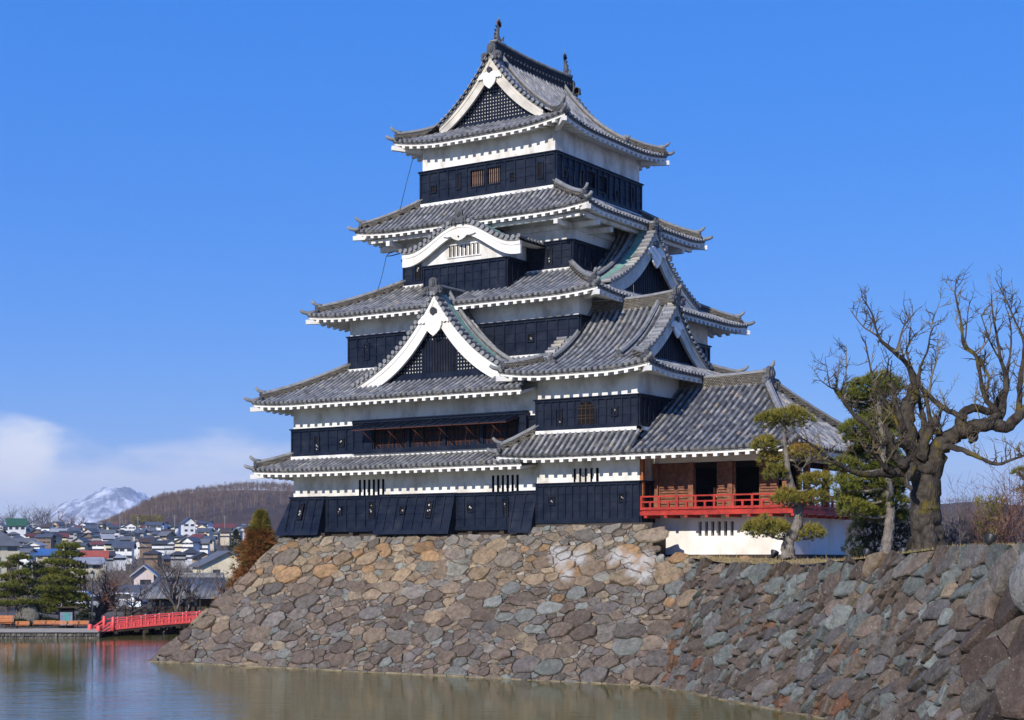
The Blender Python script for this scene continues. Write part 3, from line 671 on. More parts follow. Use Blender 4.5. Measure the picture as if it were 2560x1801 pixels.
for P0, e, n, L_ in (((-OX,-OY),(1,0),(0,1),2*OX), ((OX,-OY),(0,1),(-1,0),2*OY), ((OX,OY),(-1,0),(0,-1),2*OX), ((-OX,OY),(0,-1),(1,0),2*OY)):
    ff = Face(P0, e, n, L_, SKR, SKR, SKR, ZE6, z6, .38, 2.0); ff.eaves(eb, 1.1, .25)
    hip_rafter(eb, ff, False, 1.1)
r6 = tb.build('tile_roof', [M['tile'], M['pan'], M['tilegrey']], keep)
eb.build('eaves', [M['plaster_clean'], M['tilegrey'], M['soffit']], r6)
for f in (fS, fN): hip_ridge(r6, f, False, .08, 1.0, .3); hip_ridge(r6, f, True, .08, 1.0, .3)
def prof6(u): return ZE6 + z6(OX-u)
gp = []
for sg in (-1, 1):
    p_, _ = gable(keep, (0, sg*(GY+.1)), (0,sg), (sg and -sg*-1, 0) if False else (1,0), 3.35, prof6, 2.0, 23.42, .92, .48, .42, True, 0, 0, 0, 'roof_gable', rows=False, kud=.85, front_oni=False, slats=None, pend=.8, kud_end=1.25, boardmat='plaster_worn')
    gp.append(p_)
rg = MB(); pts = []
for i in range(13):
    y = -3.95 + 7.9*i/12; pts.append(Vector((0, y, 26.95 + .14*((y/3.95)**2))))
ridge_line(rg, pts, .36, .62, 0, 1, 0)
for i in range(40):
    y = -3.95 + 7.9*(i+.5)/40; zz = 26.95 + .14*((y/3.95)**2) + .70; rg.tube([(-.24,y,zz), (.24,y,zz)], .085, 7, 1)
for i in range(24):
    y = -3.9 + 7.8*(i+.5)/24; zz = 26.95 + .14*((y/3.95)**2) + .22; rg.tube([(-.22,y,zz), (.22,y,zz)], .07, 6, 2)
for sg in (-1, 1): onigawara(rg, (0, sg*3.98, 26.75), (0,sg,0), (1,0,0), .86, 2)
rgo = rg.build('main_ridge', [M['ridge_dark'], M['tilegrey'], M['ornament']], keep)
def fish(parent, y, s, m):
    mb = MB(); zb = 27.72; o = Vector((0, y, zb)); sgn = 1 if y < 0 else -1   # heads inwards, tails up
    path = [(.30,.05),(.12,.06),(-.05,.18),(-.12,.40),(-.10,.62),(.0,.84),(.08,1.0)]; rad = [.12,.19,.20,.165,.13,.09,.05]
    mb.tube([o + Vector((0, p[0]*sgn*s, p[1]*s)) for p in path], [q*s for q in rad], 9, 0)
    for sx_ in (-1, 1):
        c = o + Vector((sx_*.14*s, .02*sgn*s, .2*s)); mb.prism([c, c + Vector((sx_*.26*s, -.05*sgn*s, .16*s)), c + Vector((sx_*.2*s, -.02*sgn*s, .0)), c + Vector((sx_*.22*s, 0, -.1*s))], (0, .05*s, 0), 0)
    for k, (aa, ll) in enumerate(((-.75,.34),(-.3,.42),(.15,.44),(.6,.36),(1.0,.26))):
        c = o + Vector((0, .06*sgn*s, .96*s)); t = Vector((0, math.sin(aa)*sgn, math.cos(aa))); nrm = Vector((0, t.z, -t.y)); mb.prism([c - nrm*.05*s, c + t*ll*s*.6 - nrm*.09*s, c + t*ll*s, c + t*ll*s*.6 + nrm*.09*s, c + nrm*.05*s], (.05*s, 0, 0), 1)
    for q in path[1:6]:
        c = o + Vector((0, (q[0]-.17)*sgn*s, q[1]*s)); mb.prism([c + Vector((0,.04*sgn,0)), c + Vector((0,-.13*sgn*s,.10*s)), c + Vector((0,.02*sgn,.13*s))], (.04*s,0,0), 0)
    mb.tube([o + Vector((0,.05*sgn,.9*s)), o + Vector((0,.05*sgn,1.62*s))], .012, 5, 2)
    mb.build('fish_finial', [M['ornament'], m, M['copper']], parent)
fish(rgo, -3.45, 1.0, M['rust']); fish(rgo, 3.45, .95, M['ornament'])
# --- south dormer gable on the second roof
ZR = 13.58
def profS(u): q = 5.6-u; return ZR - (.44*5.6 + .0128*5.6**3) + .44*q + .0128*q**3
gable(keep, (.1,-9.35), (0,-1), (1,0), 5.15, profS, 3.2, 9.35, 1.12, .60, .45, True, (1,), .28, .78, slats=(-1.0,1.0,1.7), kud=1.05, kud_end=.86)
def profE(u): q = 5.2-u; return 17.52 - (.38*5.2 + .012*5.2**3) + .38*q + .012*q**3
gable(keep, (7.75, -.1), (1,0), (0,1), 4.9, profE, 3.0, 13.7, 1.0, .56, .45, False, (-1,), .26, .62, kud=1.05, kud_end=.84, boardmat='plaster_worn')
# --- undulating gable with its bay on the third roof
KH = 3.75
def profK(u):
    t = u/KH
    if t <= 1: s = .5+.5*math.cos(math.pi*min(1, t*1.06)) ; return 16.28 + 1.27*s**1.05 + .10*max(0, t-.8)*2
    return 16.28 + .10*.4 + (u-KH)*.10
gable(keep, (0.05,-7.05), (0,-1), (1,0), KH, profK, 3.0, 15.5, .52, .66, .5, False, (1,), .22, .72, name='undulating_gable', kud=0, pend=0, wall=False)
kb = MB()
us = [KH*.74*i/14 for i in range(-14, 15)]
wins = [(-1.0+i*.255, -1.0+i*.255+.14) for i in range(8)]
BY = -6.62; zc = 15.5
for i in range(len(us)-1):
    kb.add([(.05+us[i],BY,zc-.05), (.05+us[i+1],BY,zc-.05), (.05+us[i+1],BY,profK(abs(us[i+1]))-.15), (.05+us[i],BY,profK(abs(us[i]))-.15)], [(0,1,2,3)], 0)
for a, b in wins:
    kb.box(.05+a, .05+b, BY-.012, BY+.01, 15.86, 16.42, 1)
    kb.box(.05+b-.0, .05+b+.03, BY-.07, BY, 15.84, 16.44, 0)
kb.box(.05+wins[0][0]-.12, .05+wins[-1][1]+.12, BY-.08, BY-.0, 16.44, 16.5, 0); kb.box(.05+wins[0][0]-.12, .05+wins[-1][1]+.12, BY-.06, BY, 15.78, 15.84, 0)
kb.quad((2.63,BY,zc-.05), (2.63,-4.6,zc-.05), (2.63,-4.6,16.6), (2.63,BY,16.6), 0); kb.quad((-2.53,BY,zc-.05), (-2.53,-4.6,zc-.05), (-2.53,-4.6,16.6), (-2.53,BY,16.6), 0)
kbo = kb.build('bay_plaster_wall', [M['plaster'], M['dark']], keep)
kp = MB(); half = [(0,0),(.35,-.02),(.6,.06),(.95,-.08),(1.25,-.02),(1.3,-.12),(.9,-.24),(.62,-.22),(.45,-.42),(.22,-.55),(0,-.62)]
zt_ = profK(0) - .14 - .48; kp.prism([(.05+x*.8,-7.12,zt_+y*.62) for x, y in half] + [(.05-x*.8,-7.12,zt_+y*.62) for x, y in half[-2:0:-1]], (0,-.07,0), 0)
kp.prism([(.05+.05*math.cos(k*math.pi/4),-7.19,zt_-.18+.05*math.sin(k*math.pi/4)) for k in range(8)], (0,-.04,0), 1)
kp.build('gable_pendant', [M['plaster_clean'], M['iron']], kbo)
bb = MB()
boards(bb, (-2.58,BY-.03), (1,0), (0,-1), 5.26, 13.9, 15.5, (), .52)
boards(bb, (2.68,BY-.03), (0,1), (1,0), 2.0, 13.9, 15.5, (), .55); boards(bb, (-2.58,-4.6), (0,-1), (-1,0), 2.0, 13.9, 15.5, (), .55)
bb.build('bay_weatherboard', [M['black'], M['dark']], keep)
# lightning conductor wire strung between the eaves on the west side
lw = MB(); lw.tube([P(1033,395,88), P(1018,450,88), P(1000,525,88)], .016, 4); lw.build('conductor_wire', M['iron'], keep)
lw = MB(); lw.tube([P(966,641,88), P(955,690,88), P(944,728,88)], .016, 4)
lw.tube([P(1000,634,88.5), P(978,640,88.2), P(966,641,88), P(972,634,88.3), P(984,630,88.6)], .03, 5)
lw.build('conductor_wire', M['iron'], keep)
# ================================================================== corner turret
tur = thing('corner_turret', 'two storey black boarded turret with arched window, at the right of the tall tower', 'turret', (9.1,-5.7,1.7))
TX0, TX1, TY0, TY1 = 6.35, 11.9, -9.4, -2.0; tcx, tcy, thx, thy = (TX0+TX1)/2, (TY0+TY1)/2, (TX1-TX0)/2, (TY1-TY0)/2
sl1 = slots(1434, 1497, 1171, 1205, 5, TY0, TX0)
tw1, tb1 = storey(thx+.04, thy, 1.72, 3.66, 5.6, tur, {'S': sl1}, {}, .06, 'W', tcx+.04, tcy, .40, False)
loops_px(tb1, (TX0-.06,TY0-.06), (1,0), (0,-1), [(1380,1252,0), (1557,1244,0)], lids=True)
tw2, tb2 = storey(thx, thy, 6.2, 7.72, 9.3, tur, {}, {}, .06, '', tcx, tcy, .44)
loops_px(tb2, (TX0-.06,TY0-.06), (1,0), (0,-1), [(1399,1047,1), (1537,1029,0)], lids=True)
# bell-shaped window
aw = MB(); xc = onY(1466, TY0-.1); zb_, zt_ = zY(1466,1061,TY0-.1), zY(1466,1003,TY0-.1); hw = .46
def arch(k, sc=1.0, n=10):
    out = [(-hw*sc*1.05, zb_ if sc <= 1 else zb_-.06)]
    for i in range(n+1):
        a = math.pi*(1-i/n); out.append((hw*sc*math.cos(a)*(1 if abs(math.cos(a)) > .2 else 1), zb_ + (zt_-zb_)*(.5+.5*math.sin(a)**.8*sc)))
    out.append((hw*sc*1.05, zb_ if sc <= 1 else zb_-.06)); return out
aw.prism([(xc+x,TY0-.10,z_) for x, z_ in arch(0, 1.2)], (0,-.03,0), 0); aw.prism([(xc+x,TY0-.131,z_) for x, z_ in arch(0, 1.0)], (0,-.004,0), 1)
for i in (-.5, 0, .5): aw.box(xc+i*hw-.02, xc+i*hw+.02, TY0-.17, TY0-.13, zb_, zb_+(zt_-zb_)*(.97 if i == 0 else .86), 2)
for i in (.25, .38, .68, .8): aw.box(xc-hw*.96, xc+hw*.96, TY0-.165, TY0-.13, zb_+(zt_-zb_)*i-.018, zb_+(zt_-zb_)*i+.018, 2)
aw.build('arched_window', [M['black'], M['dark'], flat('dark_window_bars', (.035,.02,.014), .7)], tb2)
ts = MB(); ts.box(TX0+.25, TX1+.1, TY0+.1, TY1, 1.40, 1.76); ts.build('foundation_sill', M['sill'], tur)
# upper roof: gables face east and west
tb = MB(); eb = MB(); EXo, EYo = 13.25-tcx, 10.85+tcy; ZT = 8.88; TS = 1.45
def zT(q): return .42*q + .0103*max(0, q)**3
def qlS(x):
    u = abs(x-EXo); return EYo if u < EXo-TS+.12 else max(0, EXo-u)
for sg in (-1, 1):
    f = Face((tcx-sg*-1*EXo if False else (tcx-EXo if sg < 0 else tcx+EXo), tcy+sg*EYo), (-sg,0), (0,-sg), 2*EXo, EYo, .0001, .0001, ZT, zT, 0, 2, qlS)
    f.sweep = lambda x, L_=2*EXo: .25*(max(0, 1-x/(2*TS))**2 + max(0, 1-(L_-x)/(2*TS))**2)
    def npt(x, q, dz=0, f=f):
        p = f.P0 + f.e*x + f.n*q; p.z = ZT + zT(q) + f.sweep(x)*max(0, 1-max(0,q)/TS) + dz; return p
    f.pt = npt; f.tiles(tb)
tfaces = []
for sg in (-1, 1):
    f = Face((tcx+sg*EXo, tcy-sg*EYo), (0,sg), (-sg,0), 2*EYo, TS+.25, TS+.25, TS+.25, ZT, zT, .25, 2.0); f.tiles(tb); tfaces.append(f)
for P0, e, n, L_ in (((tcx-EXo,tcy-EYo),(1,0),(0,1),2*EXo), ((tcx+EXo,tcy-EYo),(0,1),(-1,0),2*EYo), ((tcx+EXo,tcy+EYo),(-1,0),(0,-1),2*EXo), ((tcx-EXo,tcy+EYo),(0,-1),(1,0),2*EYo)):
    ff = Face(P0, e, n, L_, TS, TS, TS, ZT, zT, .25, 2.0); ff.eaves(eb, 1.35, .2); hip_rafter(eb, ff, False, 1.35)
tr = tb.build('tile_roof', [M['tile'], M['pan'], M['tilegrey']], tur); eb.build('eaves', [M['plaster_clean'], M['tilegrey'], M['soffit']], tr)
for f in tfaces: hip_ridge(tr, f, False, .1, .92); hip_ridge(tr, f, True, .1, .92)
def profT(u): return ZT + zT(EYo-u)
for sg in (-1, 1): gable(tur, (tcx+sg*(EXo-TS+.12), tcy), (sg,0), (0,1), 3.5, profT, 1.6, ZT+.68, .85, .46, .4, False, 0, 0, 0, 'roof_gable', rows=False, kud=.8, pend=.72, front_oni=False, kud_end=1.12, boardmat='plaster_worn')
rg = MB(); xa, xb = tcx-EXo+TS-.1, tcx+EXo-TS+.1; zr_ = profT(0)
pts = [Vector((xa+(xb-xa)*i/12, tcy, zr_ - .03 + .16*((i/6-1)**2))) for i in range(13)]
ridge_line(rg, pts, .32, .42, 0, 1, .10)
onigawara(rg, pts[-1] + Vector((.02,0,-.15)), (1,0,0), (0,1,0), .85, 2); onigawara(rg, pts[0] + Vector((-.02,0,-.15)), (-1,0,0), (0,1,0), .85, 2)
rg.tube([pts[-1] + Vector((-.1,0,.5)), pts[-1] + Vector((.2,0,.58)), pts[-1] + Vector((.35,0,.72))], [.10,.10,.07], 8, 1); rg.tube([pts[0] + Vector((.1,0,.5)), pts[0] + Vector((-.2,0,.58)), pts[0] + Vector((-.35,0,.72))], [.10,.10,.07], 8, 1)
rg.tube([pts[7] + Vector((0,0,.4)), pts[7] + Vector((0,0,1.15))], .012, 5, 1)
rg.build('main_ridge', [M['ridge'], M['tilegrey'], M['ornament']], tur)
# lower roof of the turret, running on into the pavilion's south slope
ZL = 4.98
f = Face((TX0-1.62, TY0-1.3), (1,0), (0,1), 40, 1.34, 1.62, 0, ZL, lambda q: .84*q + .05*q*abs(q), .15, 2.0, None, (0, TX1-TX0+1.9))
tb = MB(); eb = MB(); f.tiles(tb); f.eaves(eb, 1.3, .15)
g = Face((TX0-1.62, TY0+3.0), (0,-1), (1,0), 4.3, 1.62, 0, 1.34, ZL, lambda q: (.84*q + .05*q*abs(q))*1.34/1.62, .15, 2.0); g.tiles(tb); g.eaves(eb, 1.4, .15); hip_rafter(eb, f, False, 1.25)
tl = tb.build('tile_roof', [M['tile'], M['pan'], M['tilegrey']], tur); eb.build('eaves', [M['plaster_clean'], M['tilegrey'], M['soffit']], tl); hip_ridge(tl, f, False, .1, 1.05)
# ================================================================== moon viewing pavilion
pav = thing('moon_viewing_pavilion', 'low open pavilion with red balcony railing and white plastered base, beside the pines', 'pavilion', (15.5,-5,0.0))
PX0, PX1, PY0, PY1 = 11.95, 18.8, -8.15, -1.2; z0_, zf = .22, 2.28
bs = slots(1746, 1834, 1304, 1340, 6, PY0, PX0)
pw = MB(); 
for k, (O, e, o, L_) in enumerate((((PX0,PY0),(1,0),(0,-1),PX1-PX0), ((PX1,PY0),(0,1),(1,0),PY1-PY0), ((PX1,PY1),(-1,0),(0,1),PX1-PX0))):
    wall(pw, O, e, o, L_, z0_, 2.06, bs if k == 0 else (), 0, 1)
# the side wall of the turret that closes the verandah, and the beam plaster under the eaves
pw.box(PX0+.02, PX1, PY0, PY0+.16, 4.52, 5.4, 0); pw.box(PX1-.16, PX1-.0, PY0+.17, PY1, 4.52, 5.4, 0); pw.box(PX0, PX1-.17, PY1-.17, PY1-.003, 4.52, 5.4, 0)
pw.build('plaster_wall', [M['plaster_clean'], M['dark']], pav)
si = MB(); si.box(PX0-.1, PX1+.03, PY0-.06, PY1, -.2, z0_); si.build('foundation_sill', M['sill'], pav)
vb = MB(); RX, RY = 19.62, -9.42; RN = PY1+.6
vb.box(TX1+.1, RX, RY, PY0, zf-.06, zf, 0); vb.box(PX1, RX, PY0, RN, zf-.06, zf, 0)
vb.box(TX1+.1, RX+.1, RY-.08, RY+.06, zf-.24, zf-.065, 0); vb.box(RX-.06, RX+.08, RY+.07, RN, zf-.24, zf-.065, 0)
for i in range(8): vb.box(TX1+.35+i*1.05, TX1+.5+i*1.05, RY-.05, PY0, zf-.36, zf-.245, 0)
for i in range(7): vb.box(PX1, RX+.02, PY0+.4+i*1.05, PY0+.55+i*1.05, zf-.36, zf-.245, 0)
vb.build('balcony_floor', M['red'], pav)
rl = MB()
for (zz, h, w) in ((zf+.02,.11,.10), (zf+.345,.07,.065), (zf+.60,.065,.08)):
    rl.box(TX1+.15, RX+.12, RY-.02-w/2, RY-.02+w/2, zz, zz+h); rl.box(RX-w/2, RX+w/2, RY+.06, RN, zz, zz+h)
k = 16
for i in range(k+1):
    x = TX1+.2 + (RX-TX1-.2)*i/k; big = i % 2 == 0; rl.box(x-.05, x+.05, RY-.065, RY+.025, zf, zf+(.62 if big else .36))
for i in range(15):
    y = RY+.5 + (RN-RY-.5)*i/14; rl.box(RX-.045, RX+.045, y-.05, y+.05, zf, zf+(.62 if i % 2 else .36))
rl.build('balcony_railing', M['red'], pav)
for (x, y) in [(14.05,PY0+.02), (16.05,PY0+.02), (PX1-.02,PY0+.02), (PX1-.02,-5.8), (PX1-.02,-3.5), (PX1-.02,PY1-.05), (14.05,PY1-.05), (16.4,PY1-.05), (PX0+.25,PY0)]:
    ps = MB(); ps.box(x-.13, x+.13, y-.13, y+.13, zf, 4.52); ps.build('timber_post', M['brown'], pav)
cp = MB(); cp.box(TX1+.08, TX1+.26, RY+.02, RY+.20, zf-.05, 4.95); cp.build('corner_post', M['brownpost'], pav)
def shutter(x0, x1):
    mb = MB(); mb.box(x0, x1, PY0+.06, PY0+.09, zf+.05, 4.5, 0)
    n = 17
    for i in range(n): zz = zf+.06+(4.45-zf)*i/n; mb.box(x0+.02, x1-.02, PY0-.01, PY0+.059, zz, zz+.07, 0)
    for xx in (x0, x1-.05): mb.box(xx, xx+.05, PY0-.0, PY0+.058, zf+.05, 4.5, 0)
    mb.build('louvred_shutter', M['brown'], pav)
def pxx(X): return onY(X, PY0)
shutter(pxx(1648), pxx(1690)); shutter(pxx(1690)+.02, pxx(1733)); shutter(pxx(1792), pxx(1838)); shutter(pxx(1898), pxx(1945))
rm = MB(); rm.box(PX0, PX1-.25, PY0+.25, PY1-.25, zf-.02, zf+.02, 0); rm.box(PX0, PX1-.2, PY0+.2, PY1-.2, 4.6, 4.65, 1); rm.box(PX0+.02, PX0+.1, PY0+.2, PY1-.2, zf, 4.6, 1)
rm.box(PX0+.1, 16.3, PY1-.2, PY1-.15, zf, 4.6, 1); rm.box(PX0+.15, PX1, PY0+.1, PY0+.15, 4.25, 4.52, 1)
rm.box(PX1-.15, PX1-.1, PY0+.2, PY1-.2, 4.25, 4.52, 1)
rm.build('room_lining', [M['brown'], M['dark']], pav)
ya = PY0+.75
ir = MB(); ir.box(pxx(1762), pxx(1800), ya-.05, ya+.05, zf+.62, zf+.78, 0)
for X in (1768, 1780, 1790): ir.box(pxx(X)-.03, pxx(X)+.03, ya-.03, ya+.03, zf, zf+.62, 0)
ir.tube([(pxx(1768),ya,zf+.7), (pxx(1768),ya,zf+1.0), (pxx(1768),ya,zf+1.08)], [.05,.06,.03], 8, 0); ir.build('inner_railing', M['palewood'], pav)
ir = MB(); ir.box(pxx(1864), pxx(1905), ya-.05, ya+.05, zf+.70, zf+.80, 0); ir.build('inner_railing', M['palewood'], pav)
# hipped roof
XE, YS, YN = 20.30, TY0-1.3, .15; RY_ = (YS+YN)/2; RXE = 16.45; Hp = 8.35-ZL
def pS(run): return lambda q: Hp*(.82*q/run + .18*(q/run)*abs(q/run))
tb = MB(); eb = MB(); rS = RY_-YS; hE = XE-RXE; xw = TX1+1.9-1.62
F1 = Face((8.0, YS), (1,0), (0,1), XE-8.0, rS, 0, hE, ZL, pS(rS), .15, 1.0, None, (TX0-1.62+TX1-TX0+1.9-8.0, XE-8.0))
F2 = Face((XE, YS), (0,1), (-1,0), YN-YS, hE, rS, rS, ZL, pS(hE), .15, 1.0)
F3 = Face((XE, YN), (-1,0), (0,-1), XE-8.0, YN-RY_, hE, 0, ZL, pS(YN-RY_), .15, 1.0, None, (0, XE-11.95))
for f in (F1, F2, F3): f.tiles(tb)
# the strip of slope that closes against the turret's wall
F4 = Face((8.0, YS), (1,0), (0,1), XE-8.0, rS, 0, 0, ZL, pS(rS), 0, 1.0, None, (TX1+.02-8.0, F1.sr[0])); F4.qmax_ = None
F4.pt = lambda x, q, dz=0: Vector((8.0+x, YS+q, ZL + (pS(rS)(q) if True else 0) + dz)); 
for i in range(6):
    x = TX1 + .1 + i*.325 - 8.0
    if x > F1.sr[0]-.15: break
    c = F4.col(x, rS-.1); c = [p for p in c if p.y > TY0-.0] ; tile_row(tb, c, (1,0,0))
tb.add([(TX1,TY0,ZL+pS(rS)(TY0-YS)-.02), (8.0+F1.sr[0],TY0,ZL+pS(rS)(TY0-YS)-.02), (8.0+F1.sr[0],RY_,8.33), (TX1,RY_,8.33)], [(0,1,2,3)], 1)
F1.eaves(eb, 2.5, .10); F2.eaves(eb, 1.4, .15); F3.eaves(eb, 1.6, .15); hip_rafter(eb, F2, False, 1.4); hip_rafter(eb, F3, False, 1.4)
pr = tb.build('tile_roof', [M['tile_mottled'], M['pan'], M['tilegrey']], pav); eb.build('eaves', [M['plaster_clean'], M['tilegrey'], M['soffit']], pr)
hip_ridge(pr, F2, False, .06, .98, .3); hip_ridge(pr, F3, False, .06, .98, .3)
rg = MB(); pts = [Vector((12.0+(RXE+.15-12.0)*i/10, RY_, 8.33 + .10*(i/10)**3)) for i in range(11)]
ridge_line(rg, pts, .32, .42, 0, 1, .10); onigawara(rg, pts[-1] + Vector((.03,0,-.35)), (1,0,0), (0,1,0), 1.0, 2)
rg.tube([pts[-1] + Vector((-.2,0,.5)), pts[-1] + Vector((.12,0,.6)), pts[-1] + Vector((.28,0,.78)), pts[-1] + Vector((.30,0,.95))], [.11,.11,.09,.05], 8, 1)
rg.build('main_ridge', [M['ridge'], M['tilegrey'], M['ornament']], pav)
# ================================================================== rubble stone walls
def pack_stones(inside, bounds, radii, rot=0.0, el=1.25, seed=1):
    """power-diagram cells of unevenly sized sites; distances measured in a stretched frame"""
    rg = random.Random(seed); x0, x1, y0, y1 = bounds; ca, sa = math.cos(rot), math.sin(rot)
    def fw(x, y): u, v = x*ca + y*sa, -x*sa + y*ca; return u/el, v
    def bw(u, v): u *= el; return u*ca - v*sa, u*sa + v*ca
    grid = {}; sites = []; cs = 1.0
    def near(u, v, rr):
        k = int(rr/cs)+1; gx, gy = int(math.floor(u/cs)), int(math.floor(v/cs))
        for i in range(gx-k, gx+k+1):
            for j in range(gy-k, gy+k+1):
                for q in grid.get((i, j), ()): yield q
    area = (x1-x0)*(y1-y0)
    for (ra, rb, dens, tight) in radii:
        for _ in range(int(area*dens)):
            x, y = rg.uniform(x0, x1), rg.uniform(y0, y1)
            sc = inside(x, y)
            if not sc: continue
            r = rg.uniform(ra, rb)*sc; u, v = fw(x, y); ok = True
            for q in near(u, v, r+1.8):
                t = tight*(r+q[2])
                if (q[0]-u)**2 + (q[1]-v)**2 < t*t: ok = False; break
            if ok:
                sites.append((u, v, r)); grid.setdefault((int(math.floor(u/cs)), int(math.floor(v/cs))), []).append((u, v, r))
    cells = []
    for (u, v, r) in sites:
        m = r*1.75; poly = [(u+m*math.cos(math.pi*k/6+.3), v+m*math.sin(math.pi*k/6+.3)) for k in range(12)]
        for q in near(u, v, m+1.9):
            dx, dy = q[0]-u, q[1]-v; d2 = dx*dx+dy*dy
            if d2 < 1e-9 or d2 > (m+q[2]*1.75)**2: continue
            w = (d2 + r*r - q[2]*q[2])/2; out_ = []; n = len(poly)
            for i in range(n):
                a, b = poly[i], poly[(i+1)%n]; fa = (a[0]-u)*dx+(a[1]-v)*dy-w; fb = (b[0]-u)*dx+(b[1]-v)*dy-w
                if fa <= 0: out_.append(a)
                if fa*fb < 0: t = fa/(fa-fb); out_.append((a[0]+(b[0]-a[0])*t, a[1]+(b[1]-a[1])*t))
            poly = out_
            if len(poly) < 3: break
        if len(poly) >= 3: cells.append(((bw(u, v)), r, [bw(*p) for p in poly]))
    return cells
def stone_mesh(mb, cells, mapf, colf, rg, hs=.30, gap=.012, clampf=None, tilt=.35, r2s=.91):
    for (c, r, poly) in cells:
        if clampf: poly = [clampf(p) for p in poly]
        cx = sum(p[0] for p in poly)/len(poly); cy = sum(p[1] for p in poly)/len(poly)
        # split the edges finely and warp them with one shared noise field, so that neighbours still fit together
        pp = []
        for i, p in enumerate(poly):
            q = poly[(i+1)%len(poly)]; d = math.hypot(p[0]-q[0], p[1]-q[1])
            if d < .012: continue
            k = max(1, int(d/.17))
            for j in range(k):
                x, y = p[0]+(q[0]-p[0])*j/k, p[1]+(q[1]-p[1])*j/k; w1 = mnoise.noise_vector(Vector((x*1.7,y*1.9,1.3))); w2 = mnoise.noise_vector(Vector((x*5.2,y*5.8,7.7)))
                pp.append((x + w1.x*.15 + w2.x*.055, y + w1.y*.11 + w2.y*.05))
        n = len(pp)
        if n < 3: continue
        if clampf: pp = [clampf(p) for p in pp]
        tx, ty = rg.uniform(-tilt, tilt), rg.uniform(-tilt, tilt*.7); h = r*hs*rg.uniform(.55, 1.25) + .03; base = colf(cx, cy, r, rg)
        def ring(s, hh, jit):
            o = []
            for p in pp:
                dx, dy = p[0]-cx, p[1]-cy; L_ = math.hypot(dx, dy)+1e-6; k = max(.2, s - gap/L_) + rg.uniform(-jit, jit)*.5
                x, y = cx+dx*k, cy+dy*k; o.append(mapf(x, y, hh*(1 if hh < 0 else 1) + (dx*tx + dy*ty)*k*(1 if hh > 0 else 0) + (rg.uniform(-.02, .02) if hh > 0 else 0)))
            return o
        r0 = ring(1.0, -.07, 0); r1 = ring(.99, h*.6, .010); r2 = ring(r2s, h, .03); qx, qy = rg.uniform(-.35,.35)*r, rg.uniform(-.35,.35)*r; ctr = mapf(cx+qx, cy+qy, h*rg.uniform(.9,1.25) + qx*tx + qy*ty)
        def cc(): 
            k = rg.uniform(.90, 1.08); return tuple(x*k for x in base)
        for i in range(n):
            j = (i+1) % n
            mb.add([r0[i], r0[j], r1[j], r1[i]], [(0,1,2,3)], 0, rg.random(), cc())
            mb.add([r1[i], r1[j], r2[j], r2[i]], [(0,1,2,3)], 0, rg.random(), cc())
            mb.add([r2[i], r2[j], ctr], [(0,1,2)], 0, rg.random(), tuple(x*rg.uniform(.97,1.03) for x in base))
